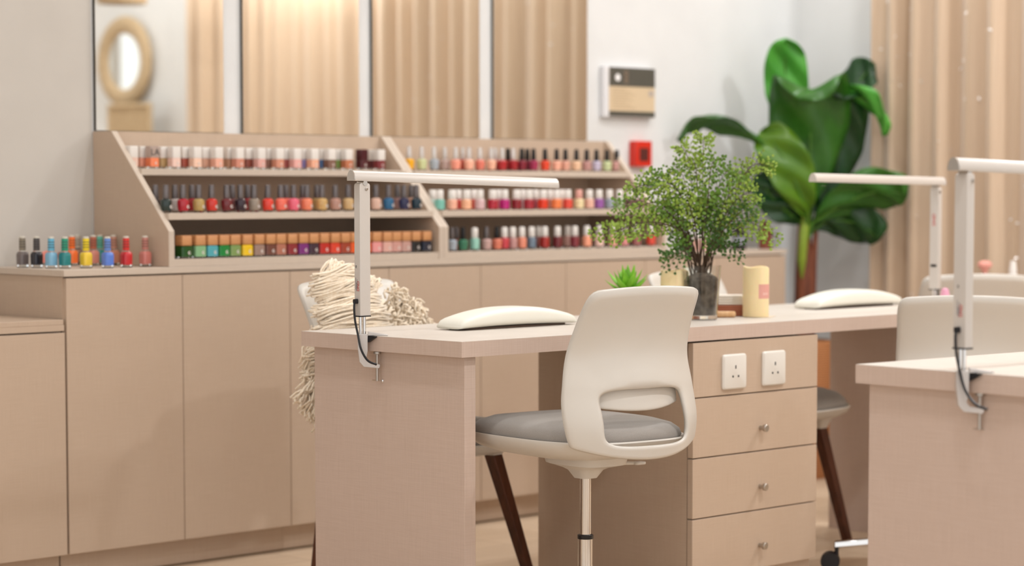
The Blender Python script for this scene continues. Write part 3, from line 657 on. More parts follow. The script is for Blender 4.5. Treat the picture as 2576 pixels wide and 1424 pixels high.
# ------------------------------------------------------------------ office chairs
def chair_back(M, taper=(1, 1)):
    """white one piece backrest with a low opening; local +y is forward"""
    hwz = ([.425, .455, .49, .53, .57, .62, .70, .76, .795, .815], [.135, .185, .207, .213, .210, .200, .187, .180, .170, .13])
    def f(x, z):
        y0 = smooth(z, [.42, .50, .58, .66, .74, .82], [-.240, -.246, -.214, -.188, -.205, -.243])
        c = smooth(z, [.42, .50, .60, .70, .82], [2.2, 2.1, 1.5, 1.0, .7])
        return y0+c*x*x
    n, m = 200, 12; zc = .525
    def superp(a, hx, hz, e):
        ca, sa = math.cos(a), math.sin(a)
        return hx*math.copysign(abs(ca)**(2/e), ca), hz*math.copysign(abs(sa)**(2/e), sa)
    # outer outline as polyline, sampled by angle from (0, zc)
    out = []
    zt, zb = .815, .428
    for i in range(400):
        s = i/400
        out_a = 2*PI*s
        ca, sa = math.cos(out_a), math.sin(out_a)
        # march outward until outside the outline
        lo, hi = 0, .5
        for _ in range(24):
            r = (lo+hi)/2; x, z = r*ca, zc+r*sa
            hw = smooth(z, [.43, .46, .50, .54, .58, .64, .70, .76, .80, .815], [.165, .184, .195, .197, .193, .183, .174, .167, .163, .160])
            ins = (z < zt-.009*(x/.16)**2) and (z > zb+.035*(abs(x)/.2)**2) and abs(x) < hw
            # rounded top corners
            cr = .025; xc, zc2 = .1630-cr, zt-.007-cr
            if abs(x) > xc and z > zc2 and math.hypot(abs(x)-xc, z-zc2) > cr: ins = False
            if ins: lo = r
            else: hi = r
        out.append((lo*ca, zc+lo*sa))
    rings = []
    for k in range(m+1):
        tt = k/m
        ring = []
        for j in range(n):
            a = 2*PI*j/n
            # denser near the corners
            a += .06*math.sin(4*a)*0
            ca, sa = math.cos(a), math.sin(a); rr = ((abs(ca)/.124)**5.5+(abs(sa)/(.058 if sa > 0 else .072))**5.5)**(-1/5.5)
            ix, iz = rr*ca, rr*sa
            an = a % (2*PI)
            p = out[int(an/(2*PI)*400) % 400]; q = out[(int(an/(2*PI)*400)+1) % 400]; fr = an/(2*PI)*400 % 1
            ox, oz = lerp(p[0], q[0], fr), lerp(p[1], q[1], fr)
            w = tt
            x, z = lerp(ix, ox, w), lerp(iz+zc, oz, w)
            y = f(x, z)
            x *= lerp(1, taper[0], clamp((z-.60)/.2)) if z > .60 else lerp(taper[1], 1, clamp((z-.50)/.10)) if taper[1] != 1 else 1
            ed = min(tt, 1-tt)*m
            ring.append((x, y+(.004*(1-ed/1.2) if ed < 1.2 else 0), z))
        rings.append(ring)
    return MB().loft(rings, cap0=False, cap1=False, M=M), f
def lumbar(M, f):
    v = []; nx, nz = 24, 10
    for k in range(nz+1):
        for i in range(nx+1):
            x = -.130+.26*i/nx; z = .615-(.615-(.532+.012*(x/.13)**2))*k/nz
            v.append((x, f(x, z)+.022-.012*(1-k/nz)+.006*(k/nz), z))
    m_ = nx+1
    return MB().add(v, [(k*m_+i, k*m_+i+1, (k+1)*m_+i+1, (k+1)*m_+i) for k in range(nz) for i in range(nx)], M)
def solid(o, th, sub=1, off=0):
    s = o.modifiers.new('s', 'SOLIDIFY'); s.thickness = th; s.offset = off; s.use_even_offset = True
    if sub:
        b = o.modifiers.new('sub', 'SUBSURF'); b.levels = sub; b.render_levels = sub
    return o
def seat_ring(r, z, e=3.0, n=64, hx=.205, hy=.262, cy=.040, dz=None):
    R = []
    for j in range(n):
        a = 2*PI*j/n; ca, sa = math.cos(a), math.sin(a)
        x = hx*r*math.copysign(abs(ca)**(2/e), ca); y = hy*r*math.copysign(abs(sa)**(2/e), sa)
        zz = z+(dz(x, y, r) if dz else 0)
        R.append((x, cy+y, zz))
    return R
def rimdz(x, y, r):      # rim dips at the sides, droops at the front edge
    return r*r*(-.012*clamp((y-.12)/.11)**2)
def chair_seat(t, M=Matrix()):
    sh = MB().loft([seat_ring(r, z, dz=rimdz) for r, z in ((.30, .408), (.55, .412), (.75, .420), (.88, .431), (.955, .444), (1.0, .462), (.992, .4655), (.965, .4615), (.90, .452), (.6, .448), (.2, .447))], cap0=True, cap1=True, M=M)
    sh.make('seat_shell', M_WHITE, t, sharp=60)
    pd = MB().loft([seat_ring(r, z, dz=rimdz) for r, z in ((.80, .452), (.945, .458), (.962, .468), (.945, .480), (.88, .491), (.75, .499), (.5, .503), (.2, .501))], M=M)
    pd.make('seat_pad', M_GREY, t, sharp=180)
def chair_top(t, zoff=0, zs=None, wide=1, taper=(1, 1)):
    M = Matrix.Translation((0, 0, zoff)) @ Matrix.Diagonal((wide, 1, 1, 1))
    Ms = M if zs is None else Matrix.Translation((0, 0, zs))
    if zs is None: Ms = Matrix.Translation((0, 0, zoff))
    b, f = chair_back(M, taper)
    solid(b.make('backrest', M_WHITE, t, sharp=180), .009, 0)
    solid(lumbar(M, f).make('lumbar_panel', M_WHITE, t, sharp=180), .006)
    chair_seat(t, Ms)
def swivel_chair(loc, rz, label, zoff=0, wide=1, foot=.37, taper=(1, 1)):
    t = thing('swivel_chair', label, 'chair', loc, rz, 'white swivel chairs with grey seats')
    chair_top(t, zoff, None, wide, taper)
    Z = zoff
    MB().sq([(.075, .10, .412+Z), (.070, .095, .394+Z), (.045, .05, .384+Z), (.036, .036, .378+Z), (.025, .025, .362+Z), (.023, .023, .359+Z)], e=3.5, n=28).make('tilt_mechanism', M_WHITE, t, sharp=50)
    l = MB(); l.tube([(.04, -.01, .392+Z), (.10, -.02, .388+Z), (.135, -.025, .386+Z)], [.0045, .0045, .004], 10); l.sq([(.016, .010, -.003), (.017, .011, 0), (.016, .010, .003)], e=4, M=Matrix.Translation((.142, -.026, .3855+Z)))
    l.make('height_lever', M_WHITE, t)
    MB().lathe([(.0135, .20), (.0135, .362+Z)], 24).make('gas_piston', M_CHROME, t)
    MB().lathe([(.0185, .229), (.0190, .230), (.0190, .238), (.0150, .240)], 24).make('piston_collar', M_BLACK, t)
    MB().lathe([(.0205, .10), (.0182, .165), (.0178, .169), (.0178, .230)], 24).make('outer_column', M_CHROME, t)
    MB().lathe([(.028, .085), (.030, .09), (.030, .115), (.022, .125)], 24).make('base_hub', M_CHROME, t)
    for k in range(5):
        a = 2*PI*k/5+foot
        Mk = Matrix.Rotation(a, 4, 'Z')
        leg = MB().loft([[(x, y*w, z+dz) for y, dz in ((-1, -.010), (1, -.010), (.75, .008), (-.75, .008))] for x, w, z in ((.02, .016, .100), (.12, .014, .097), (.24, .012, .085), (.335, .011, .074))], M=Mk)
        lo = leg.make('base_leg', M_CHROME, t, bevel=.003)
        cs = MB()
        for dy in (-.012, .012): cs.lathe([(.010, -.008), (.0245, -.008), (.0265, -.004), (.0265, .004), (.0245, .008), (.010, .008)], 22, Mk @ Matrix.Translation((.345, dy, .0268)) @ Matrix.Rotation(PI/2, 4, 'X'))
        cs.lathe([(.006, .03), (.006, .068)], 10, Mk, c=(.328, 0))
        cs.make('caster', M_BLACK, lo)
    return t
swivel_chair((3.945, 3.735, 0), math.radians(-7), 'white swivel chair with grey seat at the left front of the long desk', .014)
swivel_chair((5.30, 3.62, 0), math.radians(-52), 'white swivel chair behind the right foreground desk', -.045, .93, .593, (1.17, 1))
swivel_chair((6.215, 4.285, 0), math.radians(-34), 'white swivel chair farthest back, before the beige curtain', -.030, .93, .2, (1.17, 1))

def guest_chair(loc, rz, label, zs=-.052):
    t = thing('guest_chair', label, 'chair', loc, rz, 'white guest chairs with wooden legs')
    chair_top(t, -.008, zs, 1.06, (1.14, 1))
    for sx in (-1, 1):
        for sy in (-1, 1):
            p0 = Vector(((.15 if sy > 0 else .115)*sx, .165*sy, .356)); p1 = Vector(((.272 if sy > 0 else .125)*sx, (.215 if sy < 0 else .20)*sy, 0))
            R = []
            for k in range(6):
                q = k/5; p = p0.lerp(p1, q); h = lerp(.020, .0135, q); g = lerp(.0165, .0125, q)
                R.append([(p.x+a, p.y+b, p.z) for a, b in ((-h, -g), (h, -g), (h, g), (-h, g))])
            lg = MB().loft(R).make('leg', M_WOODD, t, bevel=.003)
            MB().sq([(.024, .021, .350), (.030, .026, .366), (.040, .034, .380)], c=(p0.x, p0.y), e=4).make('leg_socket', M_WHITE, lg)
    return t
guest_chair((4.095, 4.52, 0), PI+math.radians(8), 'white guest chair with wooden legs holding the cream fringed cushion')
guest_chair((5.245, 4.33, 0), PI+math.radians(10), 'white guest chair with wooden legs behind the fern and candles', -.028)

# ------------------------------------------------------------------ fringed cushion
def yarn_nodes(nt, b): nt.links.new(ramp(nt, noise_streak(nt, (160, 160, 160), 1, 3), 'eedabf', 'fbefdc'), b.inputs['Base Color'])
M_YARN = tex_mat('cotton_yarn', yarn_nodes, rough=.9, sheen=.4, spec=.15)
t = thing('fringed_cushion', 'cream cotton cushion with long yarn fringe on the guest chair', 'cushion', (4.06, 4.60, .477))
R = []
Mc = Matrix.Translation((-.01, .040, .172)) @ Matrix.Rotation(math.radians(-14), 4, 'X') @ Matrix.Rotation(math.radians(33), 4, 'Y')
for i in range(25):
    u = -1+2*i/24; ring = []
    for j in range(32):
        a = 2*PI*j/32; th = .055*(1-abs(u)**3.2)**.5+.004
        s = .13*(1-.06*(1-u*u))
        ring.append((s*math.copysign(abs(math.cos(a))**.8, math.cos(a)), th*math.sin(a), .13*u*(1-.05*abs(math.cos(a)))))
    R.append(ring)
MB().loft(R, M=Mc).make('cover', mat('cushion_cotton', 'efe1cb', .9, sheen=.3), t, sharp=180)
rs = random.Random(11); fr = MB()
def strand(pts, r=.0027, n=6): fr.tube(pts, r, n)
for k in range(290):                                # long strands swept to the left from a seam
    q = (k+rs.random())/290
    x0 = lerp(-.125, .02, q)+rs.uniform(-.015, .015); z0 = lerp(.372, .11, q)
    y0 = -.055-.035*math.sin(PI*clamp(q*1.1))+rs.uniform(-.012, .004)
    xe = lerp(-.270, -.292, q)+.014*math.sin(q*31)+rs.uniform(-.012, .012); ze = z0-lerp(.012, .030, rs.random())
    wv = .007*math.sin(q*40+1)
    n = 7
    pts = []
    for i in range(n+1):
        u = i/n
        pts.append((lerp(x0, xe, u), y0-.018*math.sin(PI*u)+.004*rs.uniform(-1, 1), lerp(z0, ze, u)+.022*math.sin(PI*u)*(.4+q*.4)+wv*math.sin(2*PI*u)+rs.uniform(-.0012, .0012)))
    strand(pts)
for k in range(170):                                # upper corner strands falling over the seam
    q = rs.random(); x0 = lerp(-.19, -.03, q); z0 = lerp(.382, .325, q)+rs.uniform(-.012, .01)
    L = rs.uniform(.06, .11); pts = []
    for i in range(6):
        u = i/5
        pts.append((x0-L*.8*u+.006*math.sin(u*6+k), -.04-.03*math.sin(PI*u*.8)+rs.uniform(-.01, .01), z0-L*.75*u*u+.012*math.sin(PI*u)))
    strand(pts)
def tuft(c, r, m, rs=rs):
    for k in range(m):
        d = Vector((rs.uniform(-1, 1), rs.uniform(-1, .4), rs.uniform(-1, 1))).normalized()
        e1 = Vector((rs.uniform(-1, 1), rs.uniform(-1, 1), rs.uniform(-1, 1))).normalized()
        pts = [Vector(c)+d*r*u+e1*r*.5*math.sin(PI*u)+Vector((0, 0, -.3*r*u*u)) for u in (0, .25, .5, .75, 1)]
        strand(pts, .0030)
for c, r in (((.01, -.06, .295), .036), ((.045, -.06, .275), .034), ((.08, -.06, .255), .036), ((.02, -.07, .25), .036), ((.06, -.075, .225), .034), ((.0, -.08, .21), .036), ((.095, -.06, .225), .026), ((.03, -.08, .175), .036),
             ((.145, -.0, .225), .028), ((.175, -.0, .205), .026), ((.20, -.0, .185), .024), ((.22, -.0, .165), .020)):
    tuft(c, r, 34)
for k in range(90):                                 # tassels hanging past the left side of the seat
    q = rs.random(); x0 = lerp(-.275, -.225, q); z0 = rs.choice((.21, .17, .13))+rs.uniform(-.02, .02)
    L = rs.uniform(.06, .10); sw = rs.uniform(-.05, -.005)
    pts = [(x0+sw*u**1.4+.006*math.sin(7*u+k), -.06+rs.uniform(-.02, .02)*u, z0-L*u) for u in (0, .2, .4, .6, .8, 1)]
    strand(pts)
for k in range(80):
    q = rs.random(); x0 = -.245+.03*q; z0 = .075+.03*rs.random()
    pts = [(x0-(.095-.06*q)*u**.8+.004*math.sin(9*u+k), -.07+.02*rs.uniform(-1, 1)*u, z0-(.05+.09*q)*u**1.2) for u in (0, .2, .4, .6, .8, 1)]
    strand(pts)
tag(fr.make('yarn_fringe', M_YARN, t, sharp=180), kind='stuff')
# ------------------------------------------------------------------ desk top things
# maidenhair fern in a glass vase
RL = Vector((.71, -.704, 0)); DP = Vector((-.704, -.71, 0)); UP = Vector((0, 0, 1))   # local axes of the arrangement: along, toward the front, up
fern = thing('potted_fern', 'green maidenhair fern in a tapered glass vase on the long desk', 'fern', (4.725, 4.05, ZD+.0005))
vase = MB().lathe([(.0, .0), (.039, 0), (.042, .002), (.0505, .125), (.0520, .143), (.0498, .143), (.0482, .125), (.0398, .012), (0, .010)], 40, cap0=False, cap1=False).make('glass_vase', M_GLASS, fern)
def soil_nodes(nt, b):
    f = noise_streak(nt, (60, 60, 60), 1, 6); nt.links.new(ramp(nt, f, '2e2620', '75685a'), b.inputs['Base Color']); bump(nt, b, f, .6, .004)
M_SOIL = tex_mat('soil', soil_nodes, rough=.95)
MB().lathe([(0, .0125), (.0392, .0125), (.0462, .105), (.039, .114), (.02, .124), (0, .127)], 28, cap0=False, cap1=False).make('soil', M_SOIL, fern)
M_FERN = [tex_mat('fern_leaf_'+n, wood_nodes(a, b_, (25, 25, 25)), rough=.5, spec=.3) for n, a, b_ in (('light', '74902f', '93aa48'), ('mid', '4f7424', '71913a'), ('dark', '2d4c1a', '46682a'))]
for m in M_FERN: m.node_tree.nodes['Principled BSDF'].inputs['Subsurface Weight'].default_value = 0
M_STEM = mat('fern_stem', '46321f', .5)
rf = random.Random(21)
def leaflet(mb, p, d, nrm, s):
    """small fan shaped leaflet at p pointing along d"""
    sd = d.cross(nrm).normalized(); pts = [p]
    for k in range(6):
        a = -1.05+2.1*k/5; r = s*(1 if k not in (0, 5) else .86)*(.93+.07*math.cos(k*PI))
        pts.append(p + d*(r*math.cos(a)) + sd*(r*math.sin(a)*.66) + nrm*(.10*s*math.cos(a*2)))
    mb.add([tuple(q) for q in pts], [(0, 1, 2, 3), (0, 3, 4), (0, 4, 5, 6)])
def frond(path, tone, dens=1.0, scale=1.0, bare=.35):
    P = bez(path, 22); L = sum((P[i+1]-P[i]).length for i in range(22))
    s = MB(); s.tube(P, [lerp(.0018, .0006, i/22) for i in range(23)], 5)
    g = MB(); g.mi = 0
    cnt = int(max(5, L/.016*dens))
    for k in range(cnt):
        u = bare+(1-bare)*(k+.5)/cnt; i = min(21, int(u*22)); p = P[i].lerp(P[i+1], u*22-i); tg = (P[i+1]-P[i]).normalized()
        side = tg.cross(DP+Vector((rf.uniform(-.5, .5), rf.uniform(-.5, .5), rf.uniform(-.3, .3)))).normalized()*(1 if k % 2 else -1)
        bl = scale*.060*math.sin(PI*clamp(.12+.9*(u-bare)/(1-bare)))**.8*rf.uniform(.65, 1.1)
        dirn = (side*.75+tg*.95+Vector((0, 0, rf.uniform(-.2, .25)))).normalized()
        nl = max(1, int(bl/.0085)); q1 = p+dirn*bl+Vector((0, 0, -.006))
        if nl > 1: s.tube([p, p.lerp(q1, .5)+Vector((0, 0, .002)), q1], .00045, 4)
        for j in range(nl+1):
            w = (j+.6)/(nl+.6); q = p.lerp(q1, min(w, 1)); sg = 1 if j % 2 else -1
            dd = (dirn*.7+tg*sg*.9+Vector((rf.uniform(-.3, .3), rf.uniform(-.3, .3), rf.uniform(-.3, .3)))).normalized() if j < nl else dirn
            nn = (DP+Vector((rf.uniform(-.8, .8), rf.uniform(-.8, .8), rf.uniform(0, 1.0)))).normalized()
            nn = (nn-dd*nn.dot(dd)).normalized()
            leaflet(g, q, dd, nn, rf.uniform(.0080, .0128)*scale)
    o = s.make('frond', M_STEM, fern)
    g.make('leaflets', M_FERN[tone], o, sharp=180)
def fp(l, u, d): return RL*l+UP*u+DP*d
tips = [(-.300, .232, .02, 0), (-.275, .222, .05, 0), (-.24, .235, .08, 0), (-.205, .345, .03, 0), (-.185, .295, .05, 0), (-.17, .355, -.03, 1), (-.135, .385, .02, 1), (-.105, .37, .05, 0), (-.055, .465, -.03, 0), (-.03, .43, .05, 0), (.008, .49, -.05, 0), (.03, .43, .03, 1),
        (.075, .40, .0, 1), (.115, .37, .05, 1), (.19, .405, .02, 0), (.14, .345, .06, 0), (.155, .30, -.03, 1), (.205, .215, .03, 0), (.165, .24, .06, 0), (-.105, .165, .05, 2), (.10, .19, .05, 2), (-.24, .30, .03, 1), (.135, .41, -.02, 0), (-.08, .41, .04, 1)]
for l, u, d, tn in tips:
    b0 = fp(l*.06+rf.uniform(-.015, .015), .118, rf.uniform(-.015, .015)); b1 = fp(l*.22, .19+.05*rf.random(), d*.3); b2 = fp(l*.62, lerp(.16, u, .80)+(.04 if abs(l) > .15 else .01), d*.8); b3 = fp(l, u, d)
    frond([b0, b1, b2, b3], tn, 1.2, .88, .40)
for k in range(20):
    a = rf.uniform(-1, 1); h = rf.uniform(.22, .37)*(1-.2*a*a); l = a*.15*(h/.35+.05); d = rf.uniform(-.09, .10)
    b0 = fp(l*.1+rf.uniform(-.018, .018), .118, rf.uniform(-.018, .018)); b3 = fp(l, h, d)
    b1 = fp(l*.25, lerp(.118, h, .4), d*.25); b2 = fp(l*.62, lerp(.118, h, .78), d*.7)
    frond([b0, b1, b2, b3], rf.choice((0, 1, 1, 2, 2) if h < .3 else (0, 0, 1, 1, 2)), 1.0, .95, .46)

# candles
def candle(x, y, r, h, label, tagged):
    t = thing('pillar_candle', label, 'candle', (x, y, ZD+(.0016 if tagged else .0005)), 0, 'ivory pillar candles')
    rg = []
    prof = [(r*.98, 0), (r, .002), (r, h-.004), (r*.96, h), (r*.86, h+.0005), (r*.80, h-.006), (r*.3, h-.009)]
    for rr, z in prof: rg.append([(rr*math.cos(2*PI*j/36), rr*math.sin(2*PI*j/36), z+(.0018*math.sin(3*2*PI*j/36+1) if z > h-.005 else 0)) for j in range(36)])
    MB().loft(rg).make('wax', M_WAX, t)
    MB().tube([(0, 0, h-.010), (.001, 0, h-.003)], .0012, 6).make('wick', M_PRINTD, t)
    if tagged:
        v = []; n = 14
        for z in (.050, .0885):
            for j in range(n+1):
                a = math.radians(-128+78*j/n)
                v.append(((r+.0006)*math.cos(a), (r+.0006)*math.sin(a), z))
        lb = MB().add(v, [(j, j+1, n+2+j, n+1+j) for j in range(n)]).make('paper_label', mat('label_pink', 'dc9f93', .6), t)
        g = MB()
        for k in range(3):      # pale pointed marks on the label
            a = math.radians(-104+11*k); c = Vector(((r+.001)*math.cos(a), (r+.001)*math.sin(a), .060)); sx = Vector((-math.sin(a), math.cos(a), 0))*.0026
            g.add([tuple(c-sx), tuple(c-sx*.3), tuple(c+Vector((0, 0, .0065))+sx*.25), tuple(c+Vector((0, 0, .0065))-sx*.25)], [(0, 1, 2, 3)])
            g.add([tuple(c+sx), tuple(c+sx*.3), tuple(c+Vector((0, 0, .0065))-sx*.25), tuple(c+Vector((0, 0, .0065))+sx*.25)], [(3, 2, 1, 0)])
        g.make('label_marks', mat('label_pale', 'efd3cb', .6), lb)
    return t
candle(4.925, 4.028, .0355, .135, 'taller ivory pillar candle with pink label right of the fern', True)
candle(4.690, 4.115, .0375, .130, 'plain ivory pillar candle left of the fern vase', False)
MB_ = MB().box((0, 0, .0007), (.085, .06, .0012), Matrix.Rotation(.5, 4, 'Z')).make('paper_card', mat('card', 'd9c9b2', .6))
MB_.location = (4.945, 4.022, ZD); tag(MB_, 'flat cream paper card under the labelled candle', 'card')
# succulent in a concrete pot
t = thing('potted_succulent', 'bright green succulent in a square grey pot on the desk', 'succulent', (4.592, 4.195, ZD+.0005))
def conc(nt, b): nt.links.new(ramp(nt, noise_streak(nt, (50, 50, 50), 1, 4), 'a79c8f', 'c4b9ab'), b.inputs['Base Color'])
M_CONC = tex_mat('concrete', conc, rough=.8)
MB().sq([(.036, .036, 0), (.040, .040, .003), (.043, .043, .075), (.040, .040, .075), (.038, .038, .068)], e=10, n=40).make('pot', M_CONC, t)
M_SUC = tex_mat('succulent_leaf', wood_nodes('5fa51c', '93d23c', (40, 40, 12)), rough=.4)
rg = random.Random(4)
lv = MB()
for k in range(20):
    a = k*2.4; tier = k/20; el = lerp(.25, 1.35, tier); L = lerp(.080, .074, tier)*rg.uniform(.85, 1.1)
    M = Matrix.Translation((0, 0, .070)) @ Matrix.Rotation(a, 4, 'Z') @ Matrix.Rotation(-el, 4, 'Y')
    R = []
    for i in range(9):
        u = i/8; w = .0125*math.sin(PI*clamp(.15+.8*u))**.8*(1-u**4)+.0004; zc = .010*u*u*(1 if tier > .5 else 1.6)
        R.append([(L*u, w*math.cos(b), zc+.3*w*math.sin(b)+.22*abs(w*math.cos(b))) for b in (0, PI/4, PI/2, 3*PI/4, PI, 5*PI/4, 3*PI/2, 7*PI/4)])
    lv.loft(R, M=M)
lv.make('leaf_rosette', M_SUC, t, sharp=180)
# wooden tray, folded towel, roller
t = thing('wooden_box', 'small reddish brown wooden box behind the labelled candle', 'box', (4.915, 4.125, ZD+.0005), math.radians(-45))
MB().span((-.055, -.03, 0), (.055, .03, .030)).make('box_body', tex_mat('cherry_wood', wood_nodes('8f4c2e', 'b0684a', (8, 8, 120)), rough=.45), t, bevel=.002)
tw = MB()
for k in range(4): tw.sq([(.048, .027, .0312+.0068*k), (.051, .029, .0335+.0068*k), (.048, .027, .0372+.0068*k)], e=5, n=28)
o = tw.make('folded_towel', mat('towel', 'efe6da', .95, sheen=.3)); tag(o, 'folded white towel lying on the reddish wooden box', 'towel')
o.location = (4.915, 4.125, ZD+.0005); o.rotation_euler = (0, 0, math.radians(-45))
o = MB().lathe([(0, -.04), (.006, -.0395), (.0085, -.036), (.0088, 0), (.0085, .036), (.006, .0395), (0, .04)], 20, Matrix.Rotation(PI/2, 4, 'Y'), cap0=False, cap1=False).make('wooden_roller', tex_mat('pale_wood', wood_nodes('d29c66', 'e3b888', (80, 80, 10)), rough=.45))
o.location = (4.835, 4.075, ZD+.0092); o.rotation_euler = (0, 0, math.radians(-40)); tag(o, 'short pale wooden roller lying between vase and wooden box', 'roller')
# small pink thing beside the right lamp
t = thing('nail_brush', 'small pink nail brush standing near the right desk lamp', 'brush', (5.735, 3.975, ZD+.0005))
MB().sq([(.010, .010, 0), (.011, .011, .002), (.011, .011, .022)], e=4).make('bristles', mat('bristle', 'f0dadb', .8), t)
MB().sq([(.013, .013, .022), (.014, .014, .026), (.012, .012, .036), (.009, .009, .052), (.004, .004, .056)], e=3).make('handle', mat('brush_pink', 'e3a3bb', .4), t)

# ------------------------------------------------------------------ cushion on the second guest chair
t = thing('throw_cushion', 'cream round topped cushion on the guest chair behind the fern', 'cushion', (5.175, 4.50, .455))
R = []
for i in range(21):
    u = -1+2*i/20; rr = math.sqrt(max(0, 1-abs(u)**2.4))
    R.append([(.10*rr*math.cos(2*PI*j/28)+0, .045*rr*math.sin(2*PI*j/28), .165+.165*u) for j in range(28)])
MB().loft(R).make('cover', mat('cushion_cotton', 'efe1cb', .9), t, sharp=180)
MB().tube([(.10*math.cos(2*PI*k/40)*.98, 0, .165+.165*math.sin(2*PI*k/40)*.99) for k in range(41)], .004, 6).make('piping', M_YARN, t)

# ------------------------------------------------------------------ trolley with bottles behind the far chair
t = thing('trolley', 'slim white trolley before the curtain at the right edge', 'trolley', (6.72, 4.36, 0), PI/2)
for z in (.10, .42, .68): MB().span((-.17, -.14, z-.012), (.17, .14, z)).make('tray', M_LAMPW, t, bevel=.003)
for a in (-.16, .16):
    for b in (-.13, .13): MB().tube([(a, b, .03), (a, b, .72)], .008, 10).make('post', M_LAMPW, t)
for a in (-.16, .16):
    for b in (-.13, .13): MB().lathe([(.008, -.008), (.0245, -.008), (.0255, 0), (.0245, .008), (.008, .008)], 16, Matrix.Translation((a, b, .0256)) @ Matrix.Rotation(PI/2, 4, 'X')).make('caster', M_BLACK, t)
def on_tray(x, y): return (x, y, .6805)
for k, (l, d, lb) in enumerate(((6.723, 4.387, 'white spray bottle on the trolley, left of the one cut by the photo edge'), (6.757, 4.330, 'white spray bottle on the trolley at the photo edge'))):
    t = thing('spray_bottle', lb, 'bottle', on_tray(l, d), 0, 'white bottles on the trolley')
    MB().lathe([(.020, 0), (.022, .002), (.022, .07), (.010, .085)], 20).make('body', CAPM['white'], t)
    MB().lathe([(.0135, .085), (.013, .092), (.0095, .125)], 18).make('nozzle_cap', CAPM['white'], t)
t = thing('dust_brush', 'pink soft dusting brush standing on the trolley', 'brush', on_tray(6.656, 4.454))
MB().lathe([(.009, 0), (.010, .002), (.008, .05), (.007, .085)], 16).make('handle', mat('brush_pink2', 'e7b4ab', .4), t)
MB().lathe([(.007, .083), (.012, .095), (.024, .108), (.023, .117), (.014, .124), (0, .126)], 20, cap1=False).make('bristle_head', mat('bristle_pink', 'e6a093', .9), t)

# ------------------------------------------------------------------ banana plant in a basket
bp = thing('banana_plant', 'tall banana plant with broad glossy leaves in a woven basket', 'plant', (6.70, 5.255, 0))
def bask(nt, b):
    tc = N(nt, 'ShaderNodeTexCoord'); wv = N(nt, 'ShaderNodeTexWave'); wv.bands_direction = 'Z'; wv.inputs['Scale'].default_value = 38; wv.inputs['Distortion'].default_value = 2.5; wv.inputs['Detail'].default_value = 3
    nt.links.new(tc.outputs['Object'], wv.inputs['Vector'])
    nt.links.new(ramp(nt, wv.outputs['Fac'], '9f6238', 'c48858'), b.inputs['Base Color']); bump(nt, b, wv.outputs['Fac'], .5, .004)
M_BASK = tex_mat('woven_basket', bask, rough=.75)
MB().lathe([(.095, .001), (.10, .01), (.118, .30), (.120, .46), (.112, .495), (.100, .50), (.098, .47)], 36, cap1=False).make('basket', M_BASK, bp)
MB().lathe([(.0985, .455), (.05, .465), (0, .468)], 24, cap0=False, cap1=False).make('soil', M_SOIL, bp)
M_TRUNK = tex_mat('banana_trunk', wood_nodes('4a1f12', '92553a', (40, 40, 5)), rough=.7)
def bpp(l, u, d): return RL*l+UP*u+DP*d
MB().tube([bpp(0, .45, 0), bpp(.004, .62, 0), bpp(.002, .78, 0), bpp(-.004, .92, .0)], [.042, .040, .034, .020], 18).make('trunk', M_TRUNK, bp)
MB().tube([bpp(.028, .60, .01), bpp(.032, .78, .01), bpp(.045, .96, .0)], [.014, .012, .006], 10).make('trunk_sheath', M_TRUNK, bp)
def leafmat(name, lo, hi):
    return tex_mat(name, wood_nodes(lo, hi, (6, 6, 6)), rough=.32, spec=.5)
LG = {'l': leafmat('leaf_light', '3f8f2c', '5caa40'), 'm': leafmat('leaf_mid', '245514', '386c1c'), 'd': leafmat('leaf_dark', '143818', '1f4a1a'), 'y': leafmat('leaf_yellow_green', '3f6a10', '587f16')}
M_RIB = mat('leaf_rib', '4c7a26', .45)
def bleaf(path, w, tone, wn=None, petiole=None, fold=.25, wide=.45):
    """leaf along path, w = half width, wn = leaf side direction hint"""
    n = 26; P = bez(path, n); rows = []; m = 10
    for i, p in enumerate(P):
        u = i/n; tg = (P[min(i+1, n)]-P[max(i-1, 0)]).normalized()
        sd = (wn - tg*wn.dot(tg)).normalized(); nr = sd.cross(tg)
        hw = w*(clamp(u/.42+.03)**.75)*(max(0, 1-u**6)**.55)+.002
        if i == n: hw = .003
        rows.append([tuple(p+sd*(hw*q)+nr*(fold*hw*(abs(q)**1.4)+.010*math.sin(q*5+u*17))) for q in [-1+2*j/m for j in range(m+1)]])
    mm = m+1
    lf = MB().add([v for r in rows for v in r], [(i*mm+j, i*mm+j+1, (i+1)*mm+j+1, (i+1)*mm+j) for i in range(n) for j in range(m)]).make('leaf', LG[tone], bp, sharp=180)
    s = lf.modifiers.new('s', 'SOLIDIFY'); s.thickness = .0012
    pts = ([Vector(q) for q in petiole] if petiole else [])+P[::2]
    MB().tube(pts, [lerp(.009, .0008, (i/(len(pts)-1))**.6) for i in range(len(pts))], 8).make('midrib', M_RIB, lf)
H0 = bpp(0, .90, 0)
def pet(*q): return [bpp(0, .86, 0)]+[bpp(*z) for z in q]
# upright bright leaf at the top
bleaf([bpp(-.05, 1.20, -.03), bpp(-.065, 1.36, -.02), bpp(-.075, 1.50, .0), bpp(-.075, 1.585, .035)], .078, 'l', RL, pet((-.02, 1.0, -.02)), .15, .62)
